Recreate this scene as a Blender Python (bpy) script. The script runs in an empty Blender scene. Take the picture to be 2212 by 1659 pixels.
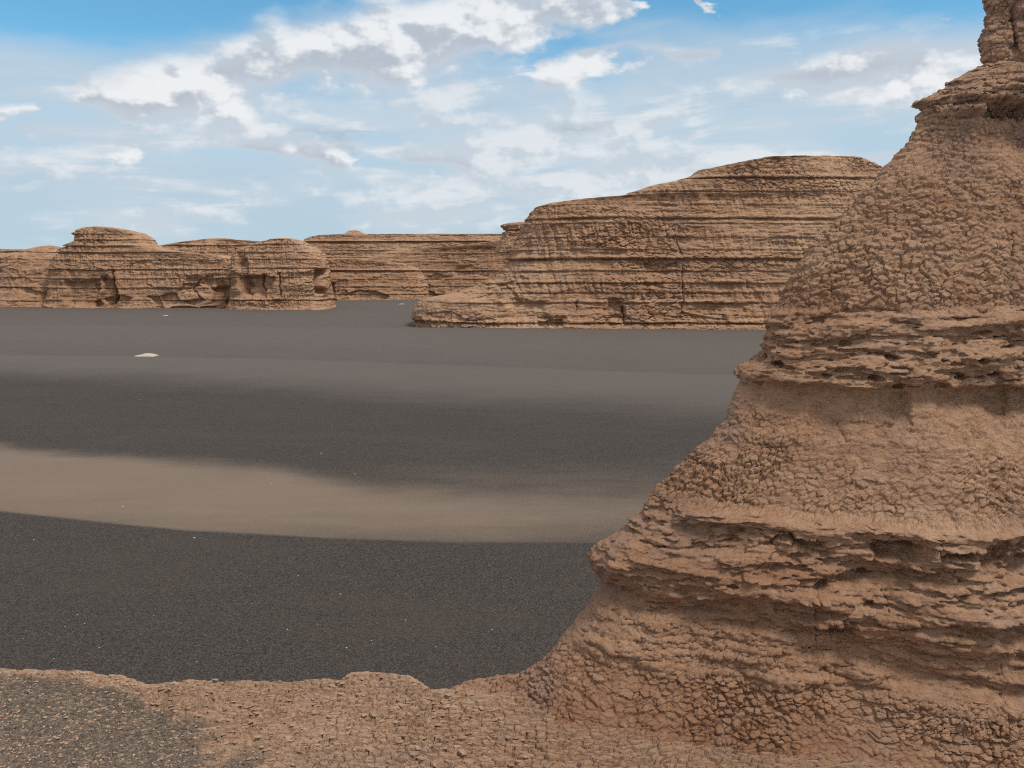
import bpy, math, random
import numpy as np

# ------------------------------------------------------------------ camera, world, sun
SC = bpy.context.scene
COL = SC.collection
F = 1106.0 / math.tan(math.radians(32.5))          # focal length in units of a 2212 x 1659 picture
PITCH = math.atan(239.5 / F)
CP, SP = math.cos(PITCH), math.sin(PITCH)
f32 = np.float32

cam_d = bpy.data.cameras.new('camera')
cam_d.sensor_width = 36.0
cam_d.lens = 18.0 / math.tan(math.radians(32.5))
cam_d.clip_start = 0.05
cam_d.clip_end = 60000.0
cam = bpy.data.objects.new('camera', cam_d)
COL.objects.link(cam)
cam.location = (0, 0, 0)
cam.rotation_euler = (math.pi / 2 - PITCH, 0, 0)
SC.camera = cam

SUN_EL, SUN_AZ = math.radians(60), math.radians(120)   # azimuth clockwise from +Y
SKY_STRENGTH = 0.1
SUN_STRENGTH = 2.6
EXPOSURE = 0.12
SC.view_settings.view_transform = 'Standard'
SC.view_settings.look = 'None'
SC.view_settings.exposure = EXPOSURE
SC.view_settings.gamma = 1.0
SC.view_settings.use_curve_mapping = False
SC.cycles.use_denoising = False
SC.cycles.filter_width = 1.1
SC.cycles.max_bounces = 6
SC.cycles.diffuse_bounces = 3

sun_d = bpy.data.lights.new('sun', 'SUN')
sun_d.energy = SUN_STRENGTH
sun_d.angle = math.radians(15)
sun_d.color = (1.0, 0.92, 0.82)
sun = bpy.data.objects.new('sun', sun_d)
COL.objects.link(sun)
sun.rotation_euler = (math.pi / 2 - SUN_EL, 0, math.pi - SUN_AZ)


def ray(px, py):
    x = (px - 1106.0) / F
    y = (829.5 - py) / F
    return np.array([x, CP + y * SP, -SP + y * CP])


def at_depth(px, py, D):
    r = ray(px, py)
    return r * (D / r[1])


def at_z(px, py, z):
    r = ray(px, py)
    return r * (z / r[2])


def project(P):
    d = P[..., 1] * CP - P[..., 2] * SP
    u = P[..., 1] * SP + P[..., 2] * CP
    d = np.where(d < 0.05, 0.05, d)
    return 1106.0 + F * P[..., 0] / d, 829.5 - F * u / d


# small node language --------------------------------------------------------
class NX:
    """a shader socket with arithmetic"""
    def __init__(self, t, s):
        self.t, self.s = t, s

    def _m(self, op, *o, clamp=False):
        n = self.t.nodes.new('ShaderNodeMath')
        n.operation = op
        n.use_clamp = clamp
        for i, a in enumerate((self,) + o):
            if isinstance(a, NX):
                self.t.links.new(a.s, n.inputs[i])
            else:
                n.inputs[i].default_value = a
        return NX(self.t, n.outputs[0])

    def __add__(self, o): return self._m('ADD', o)
    __radd__ = __add__
    def __sub__(self, o): return self._m('SUBTRACT', o)
    def __rsub__(self, o): return self._m('MULTIPLY', -1.0)._m('ADD', o)
    def __mul__(self, o): return self._m('MULTIPLY', o)
    __rmul__ = __mul__
    def __truediv__(self, o): return self._m('DIVIDE', o)
    def pow(self, o): return self._m('POWER', o)
    def max(self, o): return self._m('MAXIMUM', o)
    def min(self, o): return self._m('MINIMUM', o)
    def clamp(self): return self._m('ADD', 0.0, clamp=True)
    def abs(self): return self._m('ABSOLUTE')
    def exp(self): return self._m('EXPONENT')
    def ramp(self, a, b):
        n = self.t.nodes.new('ShaderNodeMapRange')
        n.interpolation_type = 'SMOOTHSTEP'
        self.t.links.new(self.s, n.inputs['Value'])
        n.inputs['From Min'].default_value = a
        n.inputs['From Max'].default_value = b
        return NX(self.t, n.outputs['Result'])


def nt_vec(t, x, y, z):
    n = t.nodes.new('ShaderNodeCombineXYZ')
    for i, a in enumerate((x, y, z)):
        if isinstance(a, NX):
            t.links.new(a.s, n.inputs[i])
        else:
            n.inputs[i].default_value = a
    return NX(t, n.outputs[0])


def nt_noise(t, vec, scale, detail=4.0, rough=0.55, dist=0.0, lac=2.0):
    n = t.nodes.new('ShaderNodeTexNoise')
    t.links.new(vec.s, n.inputs['Vector'])
    n.inputs['Scale'].default_value = scale
    n.inputs['Detail'].default_value = detail
    n.inputs['Roughness'].default_value = rough
    n.inputs['Lacunarity'].default_value = lac
    n.inputs['Distortion'].default_value = dist
    return NX(t, n.outputs['Fac'])


def nt_mix(t, fac, a, b):
    n = t.nodes.new('ShaderNodeMix')
    n.data_type = 'RGBA'
    for key, v in (('Factor', fac), ('A', a), ('B', b)):
        sock = [s for s in n.inputs if s.name == key and (s.type == 'RGBA' or (key == 'Factor' and s.type == 'VALUE'))][0]
        if isinstance(v, NX):
            t.links.new(v.s, sock)
        elif key == 'Factor':
            sock.default_value = v
        else:
            sock.default_value = tuple(v) + (1.0,)
    return NX(t, [s for s in n.outputs if s.type == 'RGBA'][0])


def nt_sep(t, v):
    n = t.nodes.new('ShaderNodeSeparateXYZ')
    t.links.new(v.s, n.inputs[0])
    return [NX(t, o) for o in n.outputs]


def build_world():
    w = bpy.data.worlds.new('World')
    SC.world = w
    w.use_nodes = True
    t = w.node_tree
    t.nodes.clear()
    out = t.nodes.new('ShaderNodeOutputWorld')
    bg = t.nodes.new('ShaderNodeBackground')
    bg.inputs['Strength'].default_value = SKY_STRENGTH
    t.links.new(bg.outputs[0], out.inputs['Surface'])
    sky = t.nodes.new('ShaderNodeTexSky')
    sky.sky_type = 'NISHITA'
    sky.sun_disc = False
    sky.sun_elevation = SUN_EL
    sky.sun_rotation = SUN_AZ
    sky.altitude = 900
    sky.air_density = 1.0
    sky.dust_density = 0.6
    sky.ozone_density = 2.2
    skyc = NX(t, sky.outputs[0])
    tc = t.nodes.new('ShaderNodeTexCoord')
    d = NX(t, tc.outputs['Generated'])
    x, y, z = nt_sep(t, d)
    R2D = 57.29578
    az = x._m('ARCTAN2', y) * R2D
    el = z._m('ARCSINE') * R2D
    n1 = nt_noise(t, nt_vec(t, x, y, z * 1.7), 11.0, 7.0, 0.55, 0.05)
    n2 = nt_noise(t, nt_vec(t, x + 0.008, y - 0.004, z * 1.7 + 0.022), 11.0, 4.0, 0.55, 0.05)
    st = nt_noise(t, nt_vec(t, x, y, z * 6.0 - x * 0.30), 5.0, 6.0, 0.60, 0.5)
    nl = nt_noise(t, nt_vec(t, x + 4.0, y, z * 2.6), 3.4, 3.0, 0.5)
    # ragged outlines: cloud belts are looked up in a warped direction
    elw = el + (n1 - 0.5) * 4.5 + (st - 0.5) * 2.0
    azw = ((az + (nl - 0.5) * 14.0 + (n2 - 0.5) * 6.0) * (1.0 / 84.0) + 0.5).clamp()

    def ae(px, py):
        r = ray(px, py)
        r = r / np.linalg.norm(r)
        return math.degrees(math.atan2(r[0], r[1])), math.degrees(math.asin(r[2]))

    def curve(pts, lo, hi):
        n = t.nodes.new('ShaderNodeFloatCurve')
        c = n.mapping.curves[0]
        pts = sorted(pts)
        q = [(min(1, max(0, a / 84.0 + 0.5)), (v - lo) / (hi - lo)) for a, v in pts]
        c.points[0].location, c.points[1].location = (0.0, q[0][1]), (1.0, q[-1][1])
        for a, v in q:
            c.points.new(a, v)
        for p_ in c.points:
            p_.handle_type = 'VECTOR'
        n.mapping.update()
        t.links.new(azw.s, n.inputs['Value'])
        return NX(t, n.outputs[0]) * (hi - lo) + lo

    def layer(rows):
        """a belt of cloud: for each direction its top and bottom elevation; 1 along its middle, 0 at the rim, negative outside"""
        cs, hs = [], []
        for px, top, bot in rows:
            a, e1 = ae(px, top)
            _, e0 = ae(px, bot)
            cs.append((a, 0.5 * (e0 + e1)))
            hs.append((a, max(0.0, 0.5 * (e1 - e0))))
        c = curve(cs, 0.0, 25.0)
        h = curve(hs, 0.0, 5.0)
        rel = (elw - c) / h.max(0.08)
        return (1.0 - rel.abs()).max(-1.4) - h.ramp(0.75, 0.05) * 1.6, rel

    K = 0.97 / SKY_STRENGTH / 2 ** EXPOSURE

    def col(*v):
        return tuple(K * c for c in v)
    base = nt_mix(t, 1.0, skyc, (1, 1, 1))
    mixn = base.s.node
    mixn.blend_type = 'MULTIPLY'
    for s in mixn.inputs:
        if s.name == 'B' and s.type == 'RGBA':
            s.default_value = SKY_TINT
    # high thin veil, thickest towards the horizon; its upper rim climbs towards the left
    rim = el - az * 0.02 + (nl - 0.5) * 11.0 + (st - 0.5) * 4.0
    veil = rim.ramp(15.4, 11.4) * (0.80 + (st - 0.42).ramp(0.0, 0.25) * 0.17)
    veil = veil.max(el.ramp(13.0, 6.0) * 0.93)
    c0 = nt_mix(t, veil, base, nt_mix(t, el.ramp(2.0, 11.0), col(0.485, 0.605, 0.72), col(0.555, 0.65, 0.74)))
    # paler sheets and streaks in it
    low = rim.ramp(14.6, 11.5) * el.ramp(0.2, 3.0)
    sh = (st * 0.55 + nl * 0.60 - 0.49).ramp(0.0, 0.26) * low
    c1 = nt_mix(t, sh * 0.88, c0, col(0.66, 0.73, 0.79))
    # broken deck of soft puffs in the middle sky
    deck = ((n1 - 0.5) * 1.2 + (st - 0.5) * 1.7 + (nl - 0.5) * 1.2 + 0.05).ramp(-0.02, 0.34) * rim.ramp(15.2, 12.0) * el.ramp(0.5, 4.0)
    dl = ((n1 - n2) * 4.5 + 0.5 + (st - 0.5) * 0.8).ramp(0.2, 0.8)
    c1 = nt_mix(t, deck * 0.80, c1, nt_mix(t, dl, col(0.575, 0.655, 0.735), col(0.80, 0.84, 0.875)))
    # grey scud
    scud, _ = layer([(200, 250, 250), (270, 222, 266), (330, 252, 252), (560, 285, 285), (650, 268, 298), (740, 262, 310), (850, 276, 302), (900, 295, 295), (930, 306, 306), (1000, 299, 314),
                     (1110, 305, 305), (1170, 290, 290), (1250, 262, 304), (1330, 248, 308), (1410, 290, 290), (1480, 275, 275), (1600, 266, 286), (1740, 276, 276), (2000, 260, 270), (2200, 280, 280)])
    sc_d = (scud * 0.8 + 0.1 + (n1 - 0.5) * 3.4 + (st - 0.5) * 1.2).ramp(0.05, 1.0) * 0.60
    c3 = nt_mix(t, sc_d, c1, col(0.40, 0.50, 0.60))
    # cumulus
    ba, ra = layer([(-300, 150, 210), (-180, 190, 190), (90, 205, 205), (160, 172, 240), (300, 118, 262), (420, 98, 262), (520, 70, 256), (600, 40, 236), (720, 30, 214), (850, -2, 190),
                    (950, -16, 140), (1100, -32, 100), (1230, -32, 68), (1310, -8, 44), (1370, 10, 10), (1460, -5, -5), (1500, -22, 18), (1560, -8, -8), (2020, 14, 14), (2070, 2, 28), (2120, 14, 14), (2400, -40, 40)])
    bb, rb = layer([(-400, 230, 260), (0, 214, 262), (60, 240, 240), (130, 324, 324), (250, 298, 350), (370, 326, 326), (480, 330, 330), (580, 300, 358), (700, 304, 358), (770, 332, 332), (800, 345, 345),
                    (900, 324, 378), (1040, 332, 372), (1085, 350, 350), (1100, 135, 135), (1180, 118, 152), (1260, 106, 162), (1400, 102, 158), (1500, 108, 152), (1545, 132, 132), (1560, 170, 170),
                    (1700, 142, 204), (1850, 92, 196), (1960, 84, 200), (2100, 94, 206), (2300, 90, 210)])
    # outside the picture an almost closed cloud cover is added to raise ambient light
    out_ = az.abs().ramp(38.0, 44.0).max(el.ramp(21.5, 26.0))
    wide = (nt_noise(t, nt_vec(t, x + 5.0, y + 2.0, z * 1.2), 1.7, 3.0, 0.5) - 0.30) * 5.0
    bb = bb * 0.80 - 0.02
    # soft grey body round the bright heads
    soft = (ba.max(bb) * 0.9 - 0.12 + (nl - 0.5) * 1.5 + (n1 - 0.5) * 1.5 + (st - 0.5) * 1.0).ramp(-0.65, 0.55) * (1.0 - out_) * 0.80
    c3 = nt_mix(t, soft, c3, col(0.575, 0.64, 0.72))
    bank = ba.max(bb) * (1.0 - out_) + (wide + 0.001).min(1.0) * out_
    den = bank * 1.0 + 0.26 + (n1 - 0.5) * 3.2 + (nl - 0.5) * 1.0
    alpha = den.ramp(-0.12, 0.85)
    lit = ((n1 - n2) * 5.2 + 0.46 + ra.max(-1.0).min(1.0) * 0.12).ramp(0.12, 0.82)
    shade = nt_mix(t, den.ramp(0.2, 1.4), col(0.58, 0.65, 0.73), col(0.49, 0.545, 0.62))
    ccol = nt_mix(t, lit, shade, col(0.90, 0.915, 0.93))
    c4 = nt_mix(t, alpha * 0.92, c3, ccol)
    # below the horizon the dome only shows the far plain's colour
    t.links.new(c4.s, bg.inputs['Color'])
    w.cycles.sampling_method = 'MANUAL'
    w.cycles.sample_map_resolution = 512


SKY_TINT = (0.90, 1.50, 1.46, 1.0)
build_world()

# ------------------------------------------------------------------ numeric noise
_rg = np.random.default_rng(11)
LAT = _rg.random((64, 64, 64)).astype(f32).ravel()
JIT = [_rg.random(64 ** 3).astype(f32) for _ in range(3)]


def vn(x, y, z):
    x, y, z = (np.asarray(a, dtype=f32) for a in (x, y, z))
    xi, yi, zi = np.floor(x), np.floor(y), np.floor(z)
    fx, fy, fz = x - xi, y - yi, z - zi
    fx, fy, fz = (a * a * (3 - 2 * a) for a in (fx, fy, fz))
    xi, yi, zi = (a.astype(np.int32) for a in (xi, yi, zi))
    x0, x1 = (xi & 63) << 12, ((xi + 1) & 63) << 12
    y0, y1 = (yi & 63) << 6, ((yi + 1) & 63) << 6
    z0, z1 = zi & 63, (zi + 1) & 63

    def l(a, b, c):
        return LAT[a | b | c]
    a = l(x0, y0, z0); a = a + (l(x1, y0, z0) - a) * fx
    b = l(x0, y1, z0); b = b + (l(x1, y1, z0) - b) * fx
    a = a + (b - a) * fy
    c = l(x0, y0, z1); c = c + (l(x1, y0, z1) - c) * fx
    e = l(x0, y1, z1); e = e + (l(x1, y1, z1) - e) * fx
    c = c + (e - c) * fy
    return (a + (c - a) * fz) * 2 - 1


def fbm(x, y, z, oct=4, gain=0.5, off=0.0):
    s, a, n = 0.0, 1.0, 0.0
    x, y, z = x + off, y + off * 1.7, z - off * 0.6
    for i in range(oct):
        s = s + a * vn(x, y, z)
        n += a
        a *= gain
        x, y, z = (1.6 * x - 1.2 * y) + 3.7, (1.2 * x + 1.6 * y) + 1.3, 2.03 * z + 7.1
    return s / n


def voronoi(x, y, z, jit=0.92):
    x, y, z = (np.asarray(a, dtype=f32) for a in (x, y, z))
    xi, yi, zi = (np.floor(a).astype(np.int32) for a in (x, y, z))
    F1 = np.full(x.shape, 9.0, f32)
    F2 = F1.copy()
    ID = np.zeros(x.shape, np.int32)
    for i in (-1, 0, 1):
        for j in (-1, 0, 1):
            for k in (-1, 0, 1):
                a, b, c = xi + i, yi + j, zi + k
                h = ((a & 63) << 12) | ((b & 63) << 6) | (c & 63)
                dx = a + 0.5 + (JIT[0][h] - 0.5) * jit - x
                dy = b + 0.5 + (JIT[1][h] - 0.5) * jit - y
                dz = c + 0.5 + (JIT[2][h] - 0.5) * jit - z
                dd = dx * dx + dy * dy + dz * dz
                m = dd < F1
                F2 = np.where(m, F1, np.minimum(F2, dd))
                ID = np.where(m, h, ID)
                F1 = np.where(m, dd, F1)
    return np.sqrt(F1), np.sqrt(F2), ID


def feature_offset(x, y, z, ID, jit=0.92):
    """vector from a point to the feature point of the cell it lies in"""
    out = []
    for a, sh, J in ((x, 12, JIT[0]), (y, 6, JIT[1]), (z, 0, JIT[2])):
        c = ((ID >> sh) & 63)
        base = np.floor(a).astype(np.int32)
        k = ((c - base + 32) & 63) - 32
        out.append(base + k + 0.5 + (J[ID] - 0.5) * jit - a)
    return out


def sstep(a, b, x):
    t = np.clip((x - a) / (b - a), 0, 1)
    return t * t * (3 - 2 * t)


def seg_dist(px, py, pts):
    best = None
    for (ax, ay), (bx, by) in zip(pts[:-1], pts[1:]):
        vx, vy = bx - ax, by - ay
        tt = np.clip(((px - ax) * vx + (py - ay) * vy) / (vx * vx + vy * vy + 1e-9), 0, 1)
        dd = np.hypot(px - ax - tt * vx, py - ay - tt * vy)
        best = dd if best is None else np.minimum(best, dd)
    return best


# ------------------------------------------------------------------ mesh helpers
def mesh_from(name, V, Q, smooth=True, attrs=None):
    V = np.ascontiguousarray(V, dtype=f32)
    Q = np.ascontiguousarray(Q, dtype=np.int32)
    k = Q.shape[1]
    me = bpy.data.meshes.new(name)
    me.vertices.add(len(V))
    me.vertices.foreach_set('co', V.ravel())
    me.loops.add(Q.size)
    me.loops.foreach_set('vertex_index', Q.ravel())
    me.polygons.add(len(Q))
    me.polygons.foreach_set('loop_start', np.arange(0, Q.size, k, dtype=np.int32))
    me.polygons.foreach_set('loop_total', np.full(len(Q), k, np.int32))
    me.polygons.foreach_set('use_smooth', np.full(len(Q), smooth, bool))
    for an, av in (attrs or {}).items():
        at = me.attributes.new(an, 'FLOAT', 'POINT')
        at.data.foreach_set('value', np.ascontiguousarray(av, dtype=f32))
    me.update(calc_edges=True)
    return me


def obj(name, me, mat=None, parent=None):
    o = bpy.data.objects.new(name, me)
    COL.objects.link(o)
    if mat is not None and len(me.materials) == 0:
        me.materials.append(mat)
    if parent is not None:
        o.parent = parent
    return o


def tag(o, label=None, cat=None, group=None, kind=None):
    for k, v in (('label', label), ('category', cat), ('group', group), ('kind', kind)):
        if v:
            o[k] = v
    return o


def thing(name, label, cat, loc=(0, 0, 0), group=None):
    o = bpy.data.objects.new(name, None)
    COL.objects.link(o)
    o.location = loc
    o.empty_display_size = 0.3
    return tag(o, label, cat, group)


def grid_quads(nv, nu, wrap=False):
    i = np.arange(nv - 1)[:, None]
    m = nu if wrap else nu - 1
    j = np.arange(m)[None, :]
    j2 = (j + 1) % nu
    a = i * nu + j
    b = i * nu + j2
    return np.stack([a, b, b + nu, a + nu], -1).reshape(-1, 4)


def grid_normals(P):
    du = np.gradient(P, axis=1)
    dv = np.gradient(P, axis=0)
    n = np.cross(du, dv)
    n /= (np.linalg.norm(n, axis=-1, keepdims=True) + 1e-9)
    return n


def submesh(name, V, Q, sel, origin, attrs=None):
    q = Q[sel]
    used, inv = np.unique(q.ravel(), return_inverse=True)
    return mesh_from(name, V[used] - np.asarray(origin, dtype=f32), inv.reshape(q.shape),
                     attrs={k: v[used] for k, v in (attrs or {}).items()})


# ------------------------------------------------------------------ materials
def new_mat(name):
    m = bpy.data.materials.new(name)
    m.use_nodes = True
    t = m.node_tree
    p = t.nodes['Principled BSDF']
    p.inputs['Roughness'].default_value = 0.95
    p.inputs['Specular IOR Level'].default_value = 0.15
    return m, t, p


def geo_pos(t):
    g = t.nodes.new('ShaderNodeNewGeometry')
    return NX(t, g.outputs['Position'])


def set_bump(t, p, h, dist, strength=1.0):
    b = t.nodes.new('ShaderNodeBump')
    b.inputs['Strength'].default_value = strength
    b.inputs['Distance'].default_value = dist
    t.links.new(h.s, b.inputs['Height'])
    t.links.new(b.outputs[0], p.inputs['Normal'])


def rock_mat(name, scale, c_lo, c_mid, c_hi, band=1.0, fine=0.01, grey=(0.30, 0.255, 0.22)):
    """clay stone: colour drifts from bed to bed, in weathered patches and down stains; scale is the size in metres of its grain"""
    m, t, p = new_mat(name)
    P = geo_pos(t)
    x, y, z = nt_sep(t, P)
    bands = nt_noise(t, nt_vec(t, x * 0.05, y * 0.05, z), band, 6.0, 0.68)
    patch = nt_noise(t, P, 0.45 / scale, 6.0, 0.62)
    grain = nt_noise(t, nt_vec(t, x, y, z * 1.8), 11.0 / scale, 6.0, 0.70)
    stain = nt_noise(t, nt_vec(t, x * 2.2, y * 2.2, z * 0.35), 0.9 / scale, 4.0, 0.6)
    speck = nt_noise(t, P, 60.0 / scale, 2.0, 0.8)
    c = nt_mix(t, bands.ramp(0.34, 0.64), c_lo, c_mid)
    c = nt_mix(t, (patch * 0.6 + grain * 0.4).ramp(0.42, 0.64), c, c_hi)
    c = nt_mix(t, stain.ramp(0.50, 0.68) * 0.70, c, grey)
    c = nt_mix(t, (grain * 0.5 + speck * 0.5).ramp(0.54, 0.36) * 0.45, c, tuple(v * 0.62 for v in c_lo))
    t.links.new(c.s, p.inputs['Base Color'])
    h = nt_noise(t, nt_vec(t, x, y, z * 2.6), 16.0 / scale, 8.0, 0.70)
    set_bump(t, p, h, fine, 1.0)
    return m


M_NEAR = rock_mat('clay_stone_near', 1.0, (0.312, 0.163, 0.094), (0.398, 0.230, 0.141), (0.460, 0.292, 0.187), 2.6, 0.04, (0.316, 0.198, 0.149))
M_BENCH = rock_mat('clay_stone_bench', 1.0, (0.362, 0.211, 0.130), (0.428, 0.268, 0.174), (0.490, 0.328, 0.219), 3.0, 0.04, (0.340, 0.231, 0.173))
M_FAR = rock_mat('clay_stone_far', 18.0, (0.300, 0.163, 0.094), (0.395, 0.236, 0.144), (0.455, 0.292, 0.183), 1.1, 0.4, (0.320, 0.206, 0.149))


def add_silt(m):
    """pale wind-blown silt settled on flat ledge tops"""
    t = m.node_tree
    p = t.nodes['Principled BSDF']
    old = NX(t, p.inputs['Base Color'].links[0].from_socket)
    n = t.nodes.new('ShaderNodeAttribute')
    n.attribute_name = 'silt'
    f = NX(t, n.outputs['Fac']) + (nt_noise(t, geo_pos(t), 7.0, 4.0, 0.6) - 0.5) * 0.5
    t.links.new(nt_mix(t, f.ramp(0.25, 0.9) * 0.8, old, (0.56, 0.44, 0.33)).s, p.inputs['Base Color'])


add_silt(M_NEAR)


def pale_mat():
    m, t, p = new_mat('pale_stone')
    P = geo_pos(t)
    c = nt_mix(t, nt_noise(t, P, 3.0, 4.0, 0.6), (0.36, 0.30, 0.23), (0.54, 0.47, 0.38))
    t.links.new(c.s, p.inputs['Base Color'])
    return m


M_PALE = pale_mat()


def gravel_mat(name, near):
    """dark desert gravel with tan sand where the attribute says so"""
    m, t, p = new_mat(name)
    P = geo_pos(t)
    x, y, z = nt_sep(t, P)

    def attr(a):
        n = t.nodes.new('ShaderNodeAttribute')
        n.attribute_name = a
        return NX(t, n.outputs['Fac'])
    sand, dust_and_shading = attr('sand'), attr('dust_and_shading')
    g1 = nt_noise(t, P, 22.0, 4.0, 0.76)
    g2 = nt_noise(t, P, 55.0, 2.0, 0.8)
    vor = t.nodes.new('ShaderNodeTexVoronoi')
    vor.feature = 'F1'
    vor.inputs['Scale'].default_value = 30.0
    t.links.new(P.s, vor.inputs['Vector'])
    wn = t.nodes.new('ShaderNodeSeparateXYZ')
    t.links.new(vor.outputs['Color'], wn.inputs[0])
    rnd = NX(t, wn.outputs[0])
    rnd2 = NX(t, wn.outputs[1])
    patch = nt_noise(t, nt_vec(t, x * 0.45, y, z), 0.22, 6.0, 0.62)
    rip = nt_noise(t, nt_vec(t, x * 0.22 + y * 0.10, y * 1.2, z), 0.9, 4.0, 0.6)
    sp = (rnd * 0.70 + g1 * 0.75 + g2 * 0.45 - 0.50).clamp()
    dark = nt_mix(t, sp.pow(1.15), (0.010, 0.0082, 0.0072), (0.106, 0.086, 0.073))
    dark = nt_mix(t, rnd2.ramp(0.992, 0.998) * 0.5, dark, (0.26, 0.215, 0.17))
    dark = nt_mix(t, (patch * 0.55 + rip * 0.45).ramp(0.44, 0.66) * 0.42, dark, (0.066, 0.051, 0.040))
    dust_shading_c = nt_mix(t, patch, (0.100, 0.084, 0.075), (0.126, 0.104, 0.091))  # pale tone for the dusty plain and the painted light along the crests
    dust_shading_c = nt_mix(t, (g1 * 0.6 + g2 * 0.6 - 0.1).clamp() * 0.55, dust_shading_c, (0.075, 0.061, 0.052))
    tan = nt_mix(t, (g1 * 0.5 + g2 * 0.4 + patch * 0.3 + rip * 0.22 - 0.22).clamp(), (0.118, 0.087, 0.065), (0.226, 0.168, 0.124))
    edge = (sand + (g1 - 0.5) * 0.70 + (patch - 0.5) * 0.30 + (rip - 0.5) * 0.20).ramp(0.14, 0.86)
    edge2 = (dust_and_shading + (g1 - 0.5) * 0.5 + (rip - 0.5) * 0.25).ramp(0.05, 0.95)
    c = nt_mix(t, edge2, dark, dust_shading_c)
    c = nt_mix(t, edge, c, tan)
    t.links.new(c.s, p.inputs['Base Color'])
    p.inputs['Roughness'].default_value = 0.9
    p.inputs['Specular IOR Level'].default_value = 0.25
    h = (g1 * 0.6 + rnd * 0.5 + g2 * 0.3) * (1.0 - edge * 0.85) * (1.0 - edge2 * 0.7)
    set_bump(t, p, h, 0.035 if not near else 0.008, 0.7)
    return m


M_GROUND = gravel_mat('desert_gravel', False)


def pebble_mat():
    m, t, p = new_mat('pebble')
    oi = t.nodes.new('ShaderNodeNewGeometry')
    r = NX(t, oi.outputs['Random Per Island'])
    c = nt_mix(t, r.ramp(0.0, 0.72), (0.050, 0.041, 0.035), (0.135, 0.105, 0.083))
    c = nt_mix(t, r.ramp(0.66, 0.95), c, (0.45, 0.32, 0.22))
    t.links.new(c.s, p.inputs['Base Color'])
    return m


M_PEBBLE = pebble_mat()

# ------------------------------------------------------------------ ground
ZG = -10.0


def line_y(pts, x):
    """depth y of a ground line, given in the picture, as a function of world azimuth tan = X/Y"""
    A, B = [], []
    for px, py in pts:
        r = at_z(px, py, ZG)
        A.append(r[0] / r[1])
        B.append(r[1])
    o = np.argsort(A)
    return np.interp(x, np.array(A)[o], np.array(B)[o])


CREST1 = [(-900, 1040), (-300, 1085), (0, 1106), (200, 1128), (400, 1148), (700, 1164), (1000, 1174), (1300, 1175), (1700, 1170), (2600, 1150)]
CREST2 = [(-900, 764), (0, 767), (300, 770), (600, 776), (800, 783), (1200, 797), (1600, 812), (2600, 840)]
CREST3 = [(-900, 704), (0, 703), (400, 703), (700, 707), (900, 710), (1200, 713), (1640, 718), (2600, 722)]


def ground_height(x, y):
    tx = x / np.maximum(y, 1.0)
    y1, y2, y3 = line_y(CREST1, tx), line_y(CREST2, tx), line_y(CREST3, tx)
    z = np.full_like(x, ZG)
    # near bed rises to crest 1, small hollow behind it, then the long sand ramp to crest 2
    q = (y - y1)
    z += np.where(q < 0, -0.55 * (1 - np.exp(q / 7.0)), 0)
    z += np.where(q > 0, -0.42 * (sstep(0, 1.6, q)) * np.exp(-np.maximum(q - 1.6, 0) / 3.2), 0)
    ramp = np.clip((y - y1) / np.maximum(y2 - y1, 1), 0, 1)
    z += 0.9 * np.sin(np.pi * np.clip(ramp * 0.5 + 0.0, 0, 0.5)) ** 2 * np.exp(-np.maximum(y - y2, 0) / 6.0)
    z += -0.9 * (1 - np.exp(-np.maximum(y - y2, 0) / 30.0)) * np.exp(-np.maximum(y - y2, 0) / 40.0)
    z += 0.35 * np.exp(-((y - y3) / 8.0) ** 2) - np.where(y > y3, 0.75 * (1 - np.exp(-np.maximum(y - y3, 0) / 22.0)), 0)
    # the far plain rises gently again
    z += 1.5 * sstep(150, 290, y)
    # low swells lying across the slope
    z += (0.20 * np.sin((y + 0.35 * x) / 5.2 + 2.0 * fbm(x / 25.0, y / 25.0, np.zeros_like(x), 2)) + 0.10 * np.sin((y * 1.0 - 0.2 * x) / 2.1 + 2.5 * fbm(x / 14.0, y / 14.0, np.ones_like(x), 2))) * sstep(1.0, 8.0, y - y1) * (1 - sstep(0.0, 40.0, y - y2)) * 0.5
    z += 0.16 * fbm(x / 9.0, y / 14.0, np.zeros_like(x), 3) * sstep(8, 20, y) * (1 - sstep(120, 200, y))
    z += 0.45 * fbm(x / 60.0, y / 60.0, np.ones_like(x), 2) * sstep(60, 200, y) * (1 - 0.7 * np.exp(-((y - y3) / 18.0) ** 2))
    return z


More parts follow.
